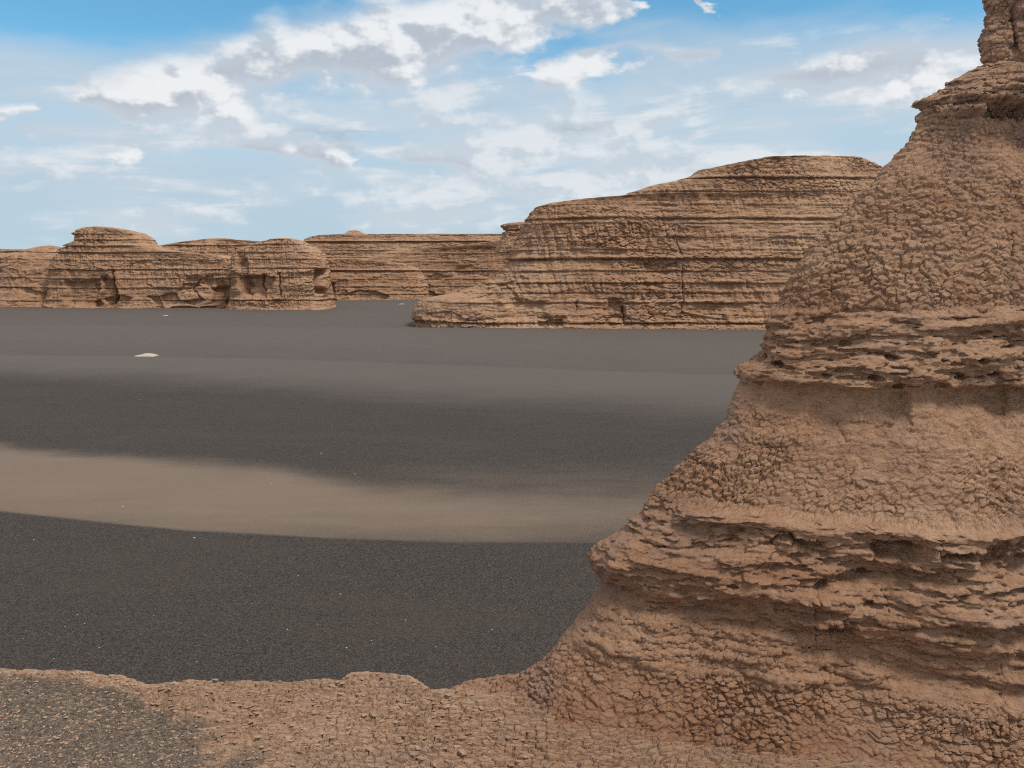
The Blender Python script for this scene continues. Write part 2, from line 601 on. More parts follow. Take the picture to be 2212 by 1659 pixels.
def build_ground():
    na, nr = 620, 640
    ta = np.linspace(math.radians(-54), math.radians(54), na)
    rr = np.concatenate([np.geomspace(7, 60, 330), np.geomspace(60.6, 420, 230)[:], np.geomspace(440, 40000, nr - 560)])
    T, R = np.meshgrid(ta, rr)
    X, Y = R * np.sin(T), R * np.cos(T)
    Z = ground_height(X, Y)
    P = np.stack([X, Y, Z], -1)
    px, py = project(P)
    up = np.interp(px, [-900, 0, 200, 400, 560, 680, 800, 1000, 1300, 1500, 2600], [930, 968, 992, 1010, 1028, 1052, 1078, 1092, 1096, 1090, 1080])
    lo = np.interp(px, [p[0] for p in CREST1], [p[1] for p in CREST1])
    soft = np.interp(px, [0, 500, 900, 1400], [34, 52, 95, 130])
    wav = 14 * fbm(X / 3.0, Y / 3.0, X * 0, 3, off=5)
    k = np.clip((py - up) / np.maximum(lo - up, 8), 0, 1)
    sand = sstep(-soft, 26, py - up + 0.7 * wav) * (1 - sstep(-5, 3, py - lo)) * np.interp(px, [0, 600, 1000, 1400], [1.0, 0.95, 0.80, 0.62]) * (1 - 0.38 * k ** 1.5)
    # tan wisps over the dark slope at the left
    wis = sstep(0.12, 0.5, fbm(X * 0.35 - Y * 0.25, Y * 0.9 + X * 0.5, X * 0, 4, off=3))
    sand = np.maximum(sand, 0.38 * wis * sstep(870, 960, py) * (1 - sstep(0, 10, py - up)) * np.exp(-((px - 330) / 260) ** 2))
    # brownish film low on the ramp
    sand = np.maximum(sand, (0.22 + 0.14 * sstep(500, 1100, px)) * sstep(880, 1080, py) * (1 - sstep(-4, 3, py - lo)))
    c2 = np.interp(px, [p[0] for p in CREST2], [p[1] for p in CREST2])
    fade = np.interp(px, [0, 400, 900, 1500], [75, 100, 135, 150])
    dust_and_shading = 1 - sstep(0, 1, (py + 12 * fbm(X / 5, Y / 5, X * 0, 3, off=9) - c2) / fade)  # pale dust plus painted dune shading: bright strip at the crest, darkening below
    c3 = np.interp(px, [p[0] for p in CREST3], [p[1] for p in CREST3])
    dust_and_shading = np.where(py < c2 + 0.5, 0.66 + 0.22 * sstep(60, 4, c2 - py) * 0 + 0.16 * sstep(0, 60, c2 - py), dust_and_shading) * np.where(py < c3 + 0.5, 0.84, 1.0)  # tone steps at the crest lines, their shading put into the colour mask
    me = mesh_from('ground', P.reshape(-1, 3), grid_quads(len(rr), na)[:, ::-1], attrs={'sand': sand.ravel(), 'dust_and_shading': dust_and_shading.ravel()})
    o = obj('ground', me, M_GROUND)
    tag(o, kind='structure')
    return o


build_ground()


def ground_z(x, y):
    return float(ground_height(np.array([float(x)]), np.array([float(y)]))[0])


def ground_hit(px, py):
    r = ray(px, py)
    z = ZG
    for _ in range(12):
        p = r * (z / r[2])
        z = ground_z(p[0], p[1])
    return r * (z / r[2])


# ------------------------------------------------------------------ far yardangs
def loft(name, label, D, left, right, b0, b1, ledges, nf, nv, seed, pits=(), cracks=(), e=0.45, cat='rock formation', group=None,
         rill=1.0, rough=1.0, cuts=None, dome=0.5, fall=1.0):
    """a yardang whose outline, bed by bed, is left..right at depth D; front bulges b0 metres at the foot, b1 at the top"""
    L = np.array([at_depth(px, py, D) for px, py in left])
    Rr = np.array([at_depth(px, py, D) for px, py in right])
    ztop = min(L[-1, 2], Rr[-1, 2])
    zbot = min(L[0, 2], Rr[0, 2])
    nt = max(10, nv // 14)
    zs = np.linspace(zbot, ztop, nv)
    xl, xr = np.interp(zs, L[:, 2], L[:, 0]), np.interp(zs, Rr[:, 2], Rr[:, 0])
    w = np.maximum(xr - xl, 0.3)
    b = b1 + (b0 - b1) * np.clip((w - w[-1]) / max(w[0] - w[-1], 1e-3), 0, 1) * 0.2 + (b0 - b1) * 0.8 * (ztop - zs) / (ztop - zbot)
    # closing rows over the top
    k = np.linspace(0, 1, nt + 1)[1:]
    zs = np.concatenate([zs, ztop + dome * np.sin(k * math.pi / 2)])
    xc_t = 0.5 * (xl[-1] + xr[-1])
    sh = (1 - k) ** 0.8
    xl = np.concatenate([xl, xc_t + (xl[-1] - xc_t) * sh])
    xr = np.concatenate([xr, xc_t + (xr[-1] - xc_t) * sh])
    b = np.concatenate([b, b[-1] * sh])
    NV = nv + nt
    nb = max(24, nf // 8)
    th = np.concatenate([np.linspace(0, math.pi, nf), np.linspace(math.pi, 2 * math.pi, nb + 2)[1:-1]])
    # more samples where the front runs across the view
    c, s = np.cos(th), np.sin(th)
    cx = np.sign(c) * np.abs(c) ** e
    sy = np.sign(s) * np.abs(s) ** e
    # spread the front samples evenly along the outline
    fr = np.linspace(0, math.pi, 4000)
    fx = np.sign(np.cos(fr)) * np.abs(np.cos(fr)) ** e
    fy = np.abs(np.sin(fr)) ** e
    ln = np.concatenate([[0], np.cumsum(np.hypot(np.diff(fx), 0.35 * np.diff(fy)))])
    tt = np.interp(np.linspace(0, ln[-1], nf), ln, fr)
    cx[:nf] = np.sign(np.cos(tt)) * np.abs(np.cos(tt)) ** e
    sy[:nf] = np.abs(np.sin(tt)) ** e
    xc, a = 0.5 * (xl + xr), 0.5 * np.maximum(xr - xl, 0.02)
    X = xc[:, None] - a[:, None] * cx[None, :]
    Y = D - b[:, None] * np.where(sy > 0, sy, sy * 0.8)[None, :]
    Z = np.repeat(zs[:, None], len(th), 1)
    P = np.stack([X, Y, Z], -1)
    # horizontal outward normal
    tx = np.gradient(P[..., 0], axis=1)
    ty = np.gradient(P[..., 1], axis=1)
    ll = np.hypot(tx, ty) + 1e-6
    nx, ny = ty / ll, -tx / ll
    sgn = np.where((nx * (X - xc[:, None]) + ny * (Y - D)) < 0, -1.0, 1.0)
    nx, ny = nx * sgn, ny * sgn
    front = np.clip(np.abs(sy), 0, 1)[None, :] ** 1.5
    body = np.concatenate([np.ones(nv), sh])[:, None]
    H = ztop - zbot
    sc = H / 30.0
    so = seed * 17.3
    zz = Z + 0.25 * fbm(X / 16, Y / 16, Z * 0, 3, off=so + 9)
    # plan: buttresses and bays
    d = (1.9 * fbm(X / 22, Y / 22, Z / 60, 3, off=so) + 0.9 * fbm(X / 6, Y / 6, Z / 14, 3, off=so + 4)) * sc ** 0.5 * (0.15 + 0.85 * front)
    # bedding: hard and soft layers, wavering a little along the face
    zz = Z + 0.25 * fbm(X / 16, Y / 16, Z * 0, 3, off=so + 9)
    mod = 0.62 + 1.1 * fbm(X / 7, Y / 7, Z / 5, 4, off=so + 11)
    d += 0.20 * rough * vn(X / 20, Y / 20, zz / 1.15 + so) * mod
    t = fbm(X / 3.4, Y / 3.4, zz / 0.55, 5, 0.62, off=so + 13) * 5.5
    tf = np.floor(t)
    d += 0.09 * rough * (tf + sstep(0.0, 0.3, t - tf)) * (0.6 + mod * 0.4)
    d += 0.12 * rough * fbm(X / 2.4, Y / 2.4, zz / 0.26, 3, 0.6, off=so + 15)
    # whole blocks fallen away leave set-back panels
    w1, w2, wid = voronoi(X / 7.5 + 0.3 * vn(X / 4, Y / 4, Z / 4), Y / 7.5, zz / 3.6 + so + 0.2 * vn(X / 5, Y / 5, Z / 5 + 3))
    d -= 1.2 * fall * (JIT[2][wid] > 0.66) * sstep(0.0, 0.06, w2 - w1) * sstep(0.25, 0.5, front) * np.clip(1.2 - (Z - ZG) / (0.6 * (ztop - ZG)), 0, 1)
    # blocky fracture: short upright joints between the beds
    v1, v2, vid = voronoi(X * 0.62 + 0.35 * Z * 0.3 + vn(X / 3, Y / 3, Z / 3) * 0.5, Y * 0.62, zz * 1.05 + vn(X / 2, Y / 2, Z) * 0.25)
    bl = sstep(-0.15, 0.45, fbm(X / 16, Y / 16, Z / 4.0, 3, off=so + 27))
    d += rill * (0.25 + 0.75 * bl) * (0.46 * sstep(0.0, 0.11, v2 - v1) + 0.34 * (JIT[0][vid] - 0.5))
    v1, v2, vid = voronoi(X * 1.5 + vn(X, Y, Z) * 0.4, Y * 1.5, zz * 1.9 + 7)
    d += rill * bl * (0.12 * sstep(0.0, 0.16, v2 - v1) + 0.10 * (JIT[1][vid] - 0.5))
    # rills running down the softer beds
    S = X * 0.95 + Y * 0.3
    rl = 1 - np.abs(fbm(S / 1.3, Z / 9.0 + so, X * 0, 4, 0.68, off=so + 19)) * 2.6
    rz = sstep(-0.15, 0.40, fbm(X / 26, Z / 3.6, X * 0 + so, 2))
    d -= 0.60 * rill * np.clip(rl - 0.30, 0, 1) * (0.35 + 0.65 * rz)
    # rubble and wind-blown earth flare out at the foot
    d += 1.3 * np.exp(-np.clip(Z - ZG, 0, 60) / 0.7) * np.clip(0.45 + 0.9 * fbm(X / 5, Y / 5, Z * 0, 3, off=so + 33), 0, 2)
    # named ledges
    for py, dep, hh in ledges:
        zl = at_depth(1106, py, D - 0.6 * b0)[2]
        zw = zl - zz
        dep = dep * 0.85
        hh = hh * 0.42
        d -= dep * np.exp(-np.maximum(zw, 0) / hh) * sstep(-0.05, 0.12, zw) * np.clip(0.25 + 1.05 * mod, 0.08, 1.6)
        d += 0.35 * dep * np.exp(-((zw + 0.25) / 0.35) ** 2)
    px, py_ = project(P)
    fm = np.where(sy > 0, 1.0, 0.0)[None, :]
    for (cx0, cy0, wx, wy, dep) in pits:
        q = np.maximum(np.abs((px - cx0 + 6 * vn(px / 14, py_ / 14, px * 0)) / wx), np.abs((py_ - cy0 + 5 * vn(px / 11, py_ / 11, px * 0 + 5)) / wy))
        d -= dep * (1 - sstep(0.72, 1.06, q)) * fm
    for pts, wd, dep in cracks:
        d -= dep * (1 - sstep(0.3, 1.0, seg_dist(px + 3 * vn(px / 9, py_ / 9, px * 0), py_, pts) / wd)) * fm
    d *= body * np.clip((a / 2.5)[:, None], 0.15, 1)
    P[..., 0] += nx * d
    P[..., 1] += ny * d
    P[..., 2] += (0.22 * fbm(X / 4, Y / 4, Z * 0, 3, off=so + 23) + 0.12 * fbm(X / 1.1, Y / 1.1, Z * 0, 2, off=so + 29)) * (sstep(0.9, 1.0, (Z - zbot) / H))
    Q = grid_quads(NV, len(th), True)
    V = P.reshape(-1, 3).astype(f32)
    org = (float(0.5 * (xl[0] + xr[0])), float(D), float(zbot))
    root = thing(name, label, cat, org, group)
    # one part for each bed between two strong ledges
    zc = sorted(at_depth(1106, py, D - 0.6 * b0)[2] for py in (cuts if cuts is not None else [l[0] for l in ledges if l[1] > 0.7]))
    fz = zz.reshape(-1)[Q].mean(1)
    edges = [-1e9] + zc + [1e9]
    for i in range(len(edges) - 1):
        sel = (fz >= edges[i]) & (fz < edges[i + 1])
        if sel.sum() < 8:
            continue
        nm = 'cap_rock' if i == len(edges) - 2 else 'rock_layer'
        obj(nm, submesh(nm, V, Q, sel, org), M_FAR, root)
    return root


# big stepped mesa
loft('stepped_mesa', 'tall tan yardang rising in steps to a flat cap, behind the dark rocky slope', 168,
     [(908, 728), (910, 712), (908, 692), (898, 678), (899, 664), (908, 651), (930, 642), (985, 632), (1030, 618), (1060, 602), (1078, 588), (1092, 570), (1098, 556),
      (1108, 535), (1118, 515), (1128, 496), (1140, 478), (1146, 462), (1158, 450), (1185, 443), (1250, 434), (1345, 426), (1366, 418), (1400, 405),
      (1480, 388), (1510, 371), (1556, 362), (1598, 351), (1650, 344)],
     [(2050, 728), (2040, 700), (2030, 640), (2010, 560), (1985, 500), (1950, 440), (1915, 400), (1893, 380), (1890, 374), (1886, 366), (1868, 356), (1846, 347), (1838, 344)],
     21, 5, [(375, 1.5, 0.6), (408, 0.7, 0.5), (440, 0.4, 0.4), (470, 1.1, 0.6), (482, 0.5, 0.4), (512, 0.45, 0.5), (540, 0.5, 0.4), (559, 1.7, 0.9), (586, 0.6, 0.5),
             (611, 0.9, 0.6), (632, 0.7, 0.5), (652, 0.9, 0.5), (693, 1.3, 0.5)], 700, 330, 1,
     pits=[(1330, 672, 22, 26, 1.4), (1560, 668, 60, 12, 0.8), (1140, 668, 45, 22, 0.9), (1430, 580, 40, 12, 0.8), (1190, 700, 30, 10, 1.2)],
     cracks=[([(1477, 575), (1474, 610), (1478, 650), (1473, 688)], 1.6, 0.7), ([(1468, 490), (1462, 520), (1474, 552)], 1.8, 0.6), ([(1247, 650), (1245, 670)], 1.6, 0.8),
             ([(1346, 665), (1350, 698)], 3, 1.2)], e=0.52, dome=0.12, fall=0.35)

# far ridges, from the left
loft('low_ridge', 'low flat brown yardang at the left edge, behind the capped butte', 250,
     [(-420, 690), (-410, 640), (-390, 580), (-360, 556), (-330, 548), (-250, 542)],
     [(190, 690), (185, 640), (180, 580), (160, 556), (147, 545), (133, 538), (110, 534)],
     16, 5, [(543, 1.0, 0.6), (560, 0.5, 0.5), (600, 0.7, 0.6), (621, 1.0, 0.6), (650, 0.7, 0.5)], 300, 110, 2, group='distant yardangs along the horizon')
loft('low_mound', 'shallow rounded mound on top of the low ridge at the left edge', 254,
     [(40, 545), (70, 538), (88, 533)], [(160, 545), (138, 536), (118, 531.5)], 5, 2, [(540, 0.3, 0.3)], 60, 16, 12, dome=0.3, cuts=[])
loft('capped_butte', 'brown butte with a high overhanging cap, tallest of the distant rocks', 246,
     [(118, 690), (120, 664), (128, 640), (130, 605), (132, 580), (137, 556), (150, 543), (162, 534), (176, 524), (184, 517), (181, 511), (178, 505), (184, 499), (195, 493.5), (208, 491.5)],
     [(548, 690), (550, 640), (550, 600), (546, 572), (536, 559), (500, 553), (430, 548), (372, 541), (340, 533), (331, 527), (329, 521), (322, 513), (308, 505), (285, 499), (258, 494)],
     14, 6, [(505, 0.5, 0.3), (517, 0.8, 0.4), (531, 1.0, 0.5), (545, 1.3, 0.6), (562, 0.5, 0.5), (582, 1.0, 0.6), (602, 0.6, 0.5), (622, 0.8, 0.5), (648, 0.6, 0.5)], 420, 170, 3,
     pits=[(178, 635, 40, 32, 2.2), (235, 630, 16, 34, 2.6), (480, 640, 22, 22, 2.0), (430, 615, 30, 22, 1.0)],
     cracks=[([(243, 585), (246, 640), (236, 668)], 5, 1.5), ([(432, 605), (418, 625), (440, 648)], 3, 1.0)], group='distant yardangs along the horizon')
loft('saddle_ridge', 'low brown ridge with a thin dark cap between capped butte and rounded butte', 290,
     [(300, 690), (310, 620), (325, 560), (340, 540), (345, 534), (375, 526), (420, 521), (440, 518)],
     [(720, 690), (710, 600), (700, 560), (690, 540), (660, 530), (600, 524), (540, 520), (500, 517.5)],
     14, 5, [(530, 1.6, 0.5), (545, 0.5, 0.5), (553, 0.8, 0.5), (575, 0.7, 0.6), (610, 0.9, 0.6), (640, 0.6, 0.5)], 280, 120, 4, group='distant yardangs along the horizon')
loft('long_ridge', 'long flat-topped ridge with a dark cap bed running behind the rounded butte', 400,
     [(600, 690), (610, 640), (625, 580), (640, 550), (650, 535), (660, 524), (661, 517), (672, 512), (695, 507.5)],
     [(1500, 690), (1500, 640), (1480, 580), (1460, 540), (1430, 520), (1380, 508.5), (1100, 506)],
     16, 5, [(509, 0.4, 0.4), (521, 2.4, 1.0), (541, 0.6, 0.5), (556, 0.6, 0.5), (570, 0.7, 0.6), (586, 1.6, 0.8), (603, 0.7, 0.5), (622, 1.0, 0.5), (636, 0.7, 0.5)], 480, 170, 5, group='distant yardangs along the horizon')
loft('cap_knob', 'small rounded knob standing on the long dark-capped ridge', 399,
     [(738, 510), (748, 504), (752, 500)], [(815, 510), (786, 504), (778, 500)], 4, 1.2, [(505, 0.3, 0.3)], 60, 18, 6, dome=0.6, cuts=[])
loft('rounded_butte', 'squat butte with a smooth domed top and shaded hollow in its foot', 236,
     [(506, 690), (508, 660), (512, 650), (516, 640), (513, 622), (512, 600), (512, 570), (514, 552), (524, 540), (548, 530), (568, 523), (590, 518.5)],
     [(722, 690), (716, 650), (712, 620), (708, 590), (704, 568), (695, 550), (677, 534), (660, 526), (648, 520), (632, 517)],
     13, 7, [(529, 0.9, 0.4), (546, 0.5, 0.4), (561, 0.6, 0.5), (580, 0.9, 0.5), (600, 0.6, 0.4), (648, 1.0, 0.5)], 300, 160, 7,
     pits=[(546, 617, 26, 26, 2.8), (526, 600, 12, 44, 1.4), (578, 612, 14, 18, 1.6), (690, 606, 12, 26, 3.4), (698, 628, 18, 9, 3.2), (520, 560, 10, 20, 0.8)],
     cracks=[([(601, 590), (606, 640)], 3, 1.2)], group='distant yardangs along the horizon')
loft('pale_topped_spur', 'low spur with a pale sloping top leading left from the tall mesa', 345,
     [(690, 700), (694, 650), (698, 630), (702, 612), (712, 596), (735, 580), (780, 566), (815, 552), (830, 545), (880, 539), (960, 534), (1010, 530), (1050, 523), (1075, 519)],
     [(1500, 700), (1480, 640), (1460, 580), (1440, 560), (1420, 545), (1400, 535), (1360, 528), (1300, 522), (1200, 518)],
     16, 6, [(548, 0.9, 0.5), (566, 0.6, 0.5), (585, 1.7, 0.8), (603, 0.6, 0.5), (618, 0.7, 0.5), (634, 0.9, 0.5)], 460, 150, 8,
     pits=[(735, 622, 20, 10, 1.6)], group='distant yardangs along the horizon')
loft('broken_cliff', 'rough banded cliff joining the rounded butte to the pale topped spur', 296,
     [(620, 690), (630, 650), (640, 610), (650, 590), (658, 576), (670, 566), (690, 560)],
     [(930, 690), (928, 655), (926, 640), (922, 620), (916, 600), (908, 585), (890, 574), (850, 566), (790, 560)],
     13, 4, [(556, 0.6, 0.5), (585, 1.5, 0.8), (604, 0.6, 0.5), (620, 0.8, 0.5), (636, 0.9, 0.5)], 220, 110, 10,
     pits=[(700, 622, 22, 12, 1.6)], e=0.7, group='distant yardangs along the horizon')
loft('mushroom_cap', 'small dark mushroom-shaped cap rock perched against the left side of tall mesa', 215,
     [(1070, 545), (1078, 520), (1086, 510), (1087, 503), (1096, 499), (1086, 493), (1083, 489), (1088, 484.5), (1104, 482)],
     [(1200, 545), (1200, 520), (1200, 510), (1200, 500), (1200, 490), (1200, 482)], 8, 4, [(497, 0.6, 0.4), (490, 0.3, 0.2)], 120, 60, 9, e=0.8, dome=0.25, cuts=[497])

def one_piece(idx, w):
    """the largest connected patch among the faces idx of a grid that is w faces wide"""
    left = set(int(i) for i in idx)
    best = []
    while left:
        st = [left.pop()]
        grp = []
        while st:
            i = st.pop()
            grp.append(i)
            for j in (i - w, i + w, i - 1, i + 1):
                if j in left:
                    left.remove(j)
                    st.append(j)
        if len(grp) > len(best):
            best = grp
    return np.array(sorted(best), dtype=int)


# ------------------------------------------------------------------ the near yardang
NP0 = np.array([4.6, 6.0])
NANG, NQ, LEAN = math.radians(5), 0.25, 0.24
ND = np.array([math.cos(NANG), math.sin(NANG)])
NN = np.array([math.sin(NANG), -math.cos(NANG)])


def centre_at(z):
    return NP0[None, :] - NN[None, :] * (LEAN * (np.atleast_1d(z) + 1.2))[:, None]


def near_profile(pts):
    out = []
    for px, py in pts:
        rd = ray(px, py)
        z = -1.0
        for _ in range(25):
            c = centre_at(z)[0]
            h = np.array([rd[:2] @ ND, (rd[:2] @ NN) / NQ])
            cc = np.array([c @ ND, (c @ NN) / NQ])
            hl = np.linalg.norm(h)
            hh = h / hl
            r = -(hh[1] * cc[0] - hh[0] * cc[1])
            z = 0.5 * z + 0.5 * rd[2] * (cc @ hh) / hl
        out.append((r, z))
    return np.array(out)


ZONES = [
    ('tower_block', [(2170, -520), (2156, -260), (2146, -100), (2140, 0), (2131, 55), (2127, 95), (2138, 125), (2139, 143)]),
    ('overhanging_ledge', [(2118, 151), (2085, 166), (2050, 190), (2022, 204), (1994, 217), (1984, 233)]),
    ('clod_slope', [(1982, 262), (1962, 310), (1935, 340), (1908, 368), (1896, 388), (1860, 430), (1820, 470), (1790, 500), (1758, 532), (1720, 580), (1692, 628), (1674, 655)]),
    ('banded_ledge', [(1665, 664), (1648, 692), (1638, 716), (1626, 737), (1610, 768), (1590, 788), (1583, 804)]),
    ('undercut_wall', [(1588, 822), (1583, 842), (1576, 868), (1562, 902)]),
    ('cracked_skirt', [(1542, 936), (1514, 964), (1485, 1004), (1460, 1034), (1437, 1058)]),
    ('lower_ledge', [(1424, 1066), (1400, 1070), (1384, 1079), (1368, 1094), (1350, 1116), (1330, 1143), (1304, 1166), (1285, 1182), (1277, 1200), (1277, 1224), (1281, 1250)]),
    ('lower_undercut', [(1278, 1275), (1266, 1300), (1255, 1322), (1240, 1350)]),
    ('base_apron', [(1228, 1372), (1210, 1393), (1185, 1413), (1158, 1431), (1120, 1457), (1080, 1472), (1040, 1481), (1000, 1487), (955, 1490)]),
]


def build_near():
    pts, zid = [], []
    for i, (nm, l) in enumerate(ZONES):
        pts += l
        zid += [i] * len(l)
    prof = near_profile(pts)
    # foot: dips away under the bench
    rl, zl = prof[-1]
    prof = np.vstack([prof, [[rl + 0.35, zl - 0.10], [rl + 0.7, zl - 0.5], [rl + 0.95, zl - 1.4], [rl + 1.1, zl - 3.0]]])
    zid += [len(ZONES) - 1] * 4
    zid = np.array(zid, float)
    seg = np.hypot(np.diff(prof[:, 0]) * 0.5, np.diff(prof[:, 1]))
    # screen weight: the hidden ends need few rows
    wgt = np.ones(len(seg)); wgt[:2] = 0.3; wgt[-12:-4] = 1.7; wgt[-4:] = [0.6, 0.3, 0.12, 0.06]
    cum = np.concatenate([[0], np.cumsum(seg * wgt)])
    nv, nu = 1060, 900
    sv = np.linspace(0, cum[-1], nv)
    r = np.interp(sv, cum, prof[:, 0])
    z = np.interp(sv, cum, prof[:, 1])
    k = np.array([1, 2, 3, 2, 1], float); k /= k.sum()
    for _ in range(2):
        rp, zp = np.pad(r, 2, mode='edge'), np.pad(z, 2, mode='edge')
        r2, z2 = np.convolve(rp, k, 'valid'), np.convolve(zp, k, 'valid')
        r[2:-2], z[2:-2] = r2[2:-2], z2[2:-2]
    # zone coordinate: i + fraction inside the zone
    zone_c = np.zeros(len(prof))
    for i in range(len(ZONES)):
        idx = np.where(zid == i)[0]
        zone_c[idx] = i + np.arange(len(idx)) / len(idx)
    zc = np.interp(sv, cum, zone_c)
    # along the outline: nose (angles), then the long face
    rm = 3.2
    ang = np.linspace(math.radians(-14), math.radians(90), 700)
    arc = np.concatenate([[0], np.cumsum(np.hypot(np.diff(-np.cos(ang)), NQ * np.diff(np.sin(ang))))]) * rm
    na = int(nu * 0.86)
    uu = np.linspace(0, 1, na)
    angs = np.interp(uu * arc[-1], arc, ang)
    fl = np.concatenate([np.linspace(0, 1.2, int((nu - na) * 0.75) + 1)[1:], np.linspace(1.2, 4.0, nu - na - int((nu - na) * 0.75) + 1)[1:]])
    ca = np.concatenate([-np.cos(angs), np.zeros(len(fl))])
    sa = np.concatenate([np.sin(angs), np.ones(len(fl))])
    ln = np.concatenate([np.zeros(na), fl])
    C = centre_at(z)
    A = r[:, None] * ca[None, :] + ln[None, :]
    B = NQ * r[:, None] * sa[None, :]
    X = C[:, 0][:, None] + A * ND[0] + B * NN[0]
    Y = C[:, 1][:, None] + A * ND[1] + B * NN[1]
    Z = np.repeat(z[:, None], nu, 1)
    P = np.stack([X, Y, Z], -1)
    # horizontal outward normal of the elliptical outline
    na_ = ca * NQ
    nb_ = sa
    l = np.hypot(na_, nb_)
    hx = (na_ * ND[0] + nb_ * NN[0]) / l
    hy = (na_ * ND[1] + nb_ * NN[1]) / l
    hx, hy = hx[None, :], hy[None, :]
    frt = np.clip(sa, 0, 1)[None, :]           # 0 at the silhouette, 1 on the face
    ZC = np.repeat(zc[:, None], nu, 1) + 0.10 * fbm(X * 1.3, Y * 1.3, Z * 0.4, 3, off=2) + 0.05 * fbm(X * 6, Y * 6, Z * 3, 2, off=8)

    def zone(i, a=0.12, b=0.12):
        return sstep(i - a, i + a, ZC) * (1 - sstep(i + 1 - b, i + 1 + b, ZC))
    wT, wU, wC, wB, wN, wS, wL, wM, wA = (zone(i) for i in range(9))
    H = 0.26 * fbm(X * 0.8, Y * 0.8, Z * 0.5, 3, off=1) * frt + 0.05 * fbm(X * 2.5, Y * 2.5, Z * 2.0, 3, off=3)
    # cap the steep parts: tower is pocked and lumpy
    H += wT * (0.10 * fbm(X * 3, Y * 3, Z * 4, 4, off=21) - 0.10 * np.clip(fbm(X * 2.2, Y * 2.2, Z * 2.2, 2, off=22) - 0.15, 0, 1) * 3)
    # layered, flaking beds
    bedw = np.clip(wU + wB + wL + 0.55 * wM + 0.35 * wT + 0.5 * wA * sstep(0.75, 1.0, frt) * (1 - sstep(8.05, 8.3, ZC)), 0, 1)
    dip = 0.05 * fbm(X * 1.1, Y * 1.1, Z * 0, 2, off=31)
    zz = Z + dip
    t = fbm(X * 1.5, Y * 1.5, zz * 7.0, 5, 0.55, off=33) * 6.5
    tf = np.floor(t)
    plates = tf + sstep(0.0, 0.18, t - tf)
    dzs, drs = np.gradient(z), np.gradient(r)
    steep = sstep(0.12, 0.5, np.abs(dzs) / (np.hypot(dzs, 0.6 * drs) + 1e-6))[:, None]
    steep = np.convolve(np.pad(steep[:, 0], 20, mode='edge'), np.ones(41) / 41, 'valid')[:, None]
    bedw = bedw * (0.55 + 0.45 * frt) * (0.1 + 0.9 * steep)
    H += bedw * 0.046 * plates
    t2 = fbm(X * 4.0, Y * 4.0, zz * 24.0, 3, 0.6, off=35) * 4.0
    tf2 = np.floor(t2)
    H += bedw * 0.012 * (tf2 + sstep(0.0, 0.22, t2 - tf2))
    H += bedw * 0.05 * vn(X * 0.4, Y * 0.4, zz * 5.5 + 3)
    # smooth walls keep a faint lamination
    H += (wN + 0.8 * wM + 0.8 * wA * frt) * (0.026 * fbm(X * 1.2, Y * 1.2, zz * 12, 4, 0.6, off=37) + 0.03 * fbm(X * 3, Y * 3, zz * 4, 3, off=39))
    # pits along the banded bed
    v1, v2, vid = voronoi(X * 7, Y * 7, Z * 15)
    hole = (JIT[0][vid] < 0.20) * (1 - sstep(0.22, 0.42, v1))
    H -= 0.085 * hole * wB * sstep(3.25, 3.5, ZC)
    H -= 0.06 * hole * wL * (1 - sstep(6.3, 6.6, ZC)) * 0.6
    # long hollows: under the overhang, under the banded bed, under the lower beds
    H -= frt ** 0.7 * 0.20 * sstep(1.80, 2.05, ZC) * (1 - sstep(2.05, 2.5, ZC)) * (0.7 + 0.6 * vn(X * 1.5, Y * 1.5, X * 0))
    und = sstep(3.92, 4.03, ZC) * (1 - sstep(4.2, 5.15, ZC))
    H -= (0.01 + 0.19 * frt) * und * (0.85 + 0.5 * vn(X * 1.2, Y * 1.2, X * 0 + 4))
    und2 = sstep(6.88, 7.06, ZC) * (1 - sstep(7.3, 8.15, ZC))
    H -= (0.03 - 0.03 * frt) * und2 * (0.9 + 0.5 * vn(X * 1.4, Y * 1.4, X * 0 + 7))
    ZS = np.repeat(zc[:, None], nu, 1) + 0.10 * fbm(X * 1.3, Y * 1.3, Z * 0.4, 2, off=2)
    H += 0.05 * sstep(5.75, 6.08, ZS) * (1 - sstep(6.1, 6.45, ZS))       # thin proud lip
    H -= 0.075 * (wB + wL) * (1 - frt) + 0.03 * wM * (1 - frt)
    px, py = project(P)
    wob = 7 * vn(px / 22, py / 22, px * 0) + 3 * vn(px / 8, py / 8, px * 0 + 2)
    wob2 = 7 * vn(px / 20, py / 20, px * 0 + 9) + 3 * vn(px / 7, py / 7, px * 0 + 6)
    vis = (np.repeat(sa[None, :], nv, 0) > 0.0)

    def pit(cx, cy, wx, wy, dep, sharp=0.55):
        q = (np.abs((px + wob - cx) / wx) ** 3 + np.abs((py + wob2 - cy) / wy) ** 3) ** (1 / 3)
        return dep * (1 - sstep(sharp, 1.1, q)) * vis
    for a in [(1744, 1166, 38, 12, 0.12), (1925, 1182, 52, 22, 0.17), (2040, 1178, 44, 12, 0.10), (2120, 1190, 34, 26, 0.10), (1690, 1160, 24, 9, 0.07),
              (1590, 1148, 22, 11, 0.06), (1850, 1245, 46, 14, 0.07), (1770, 1268, 20, 14, 0.09), (1810, 1352, 40, 22, 0.08), (1930, 862, 40, 44, 0.05), (1945, 884, 26, 40, 0.03),
              (2070, 866, 46, 44, 0.045), (2195, 870, 40, 46, 0.05), (2180, 235, 60, 20, 0.16), (2188, 60, 10, 60, 0.05),
              (2160, 1420, 60, 30, 0.06), (1810, 1450, 40, 22, 0.04), (1960, 1240, 40, 10, 0.05), (2100, 1270, 70, 10, 0.04), (2205, 540, 8, 40, 0.06)]:
        H -= pit(*a)

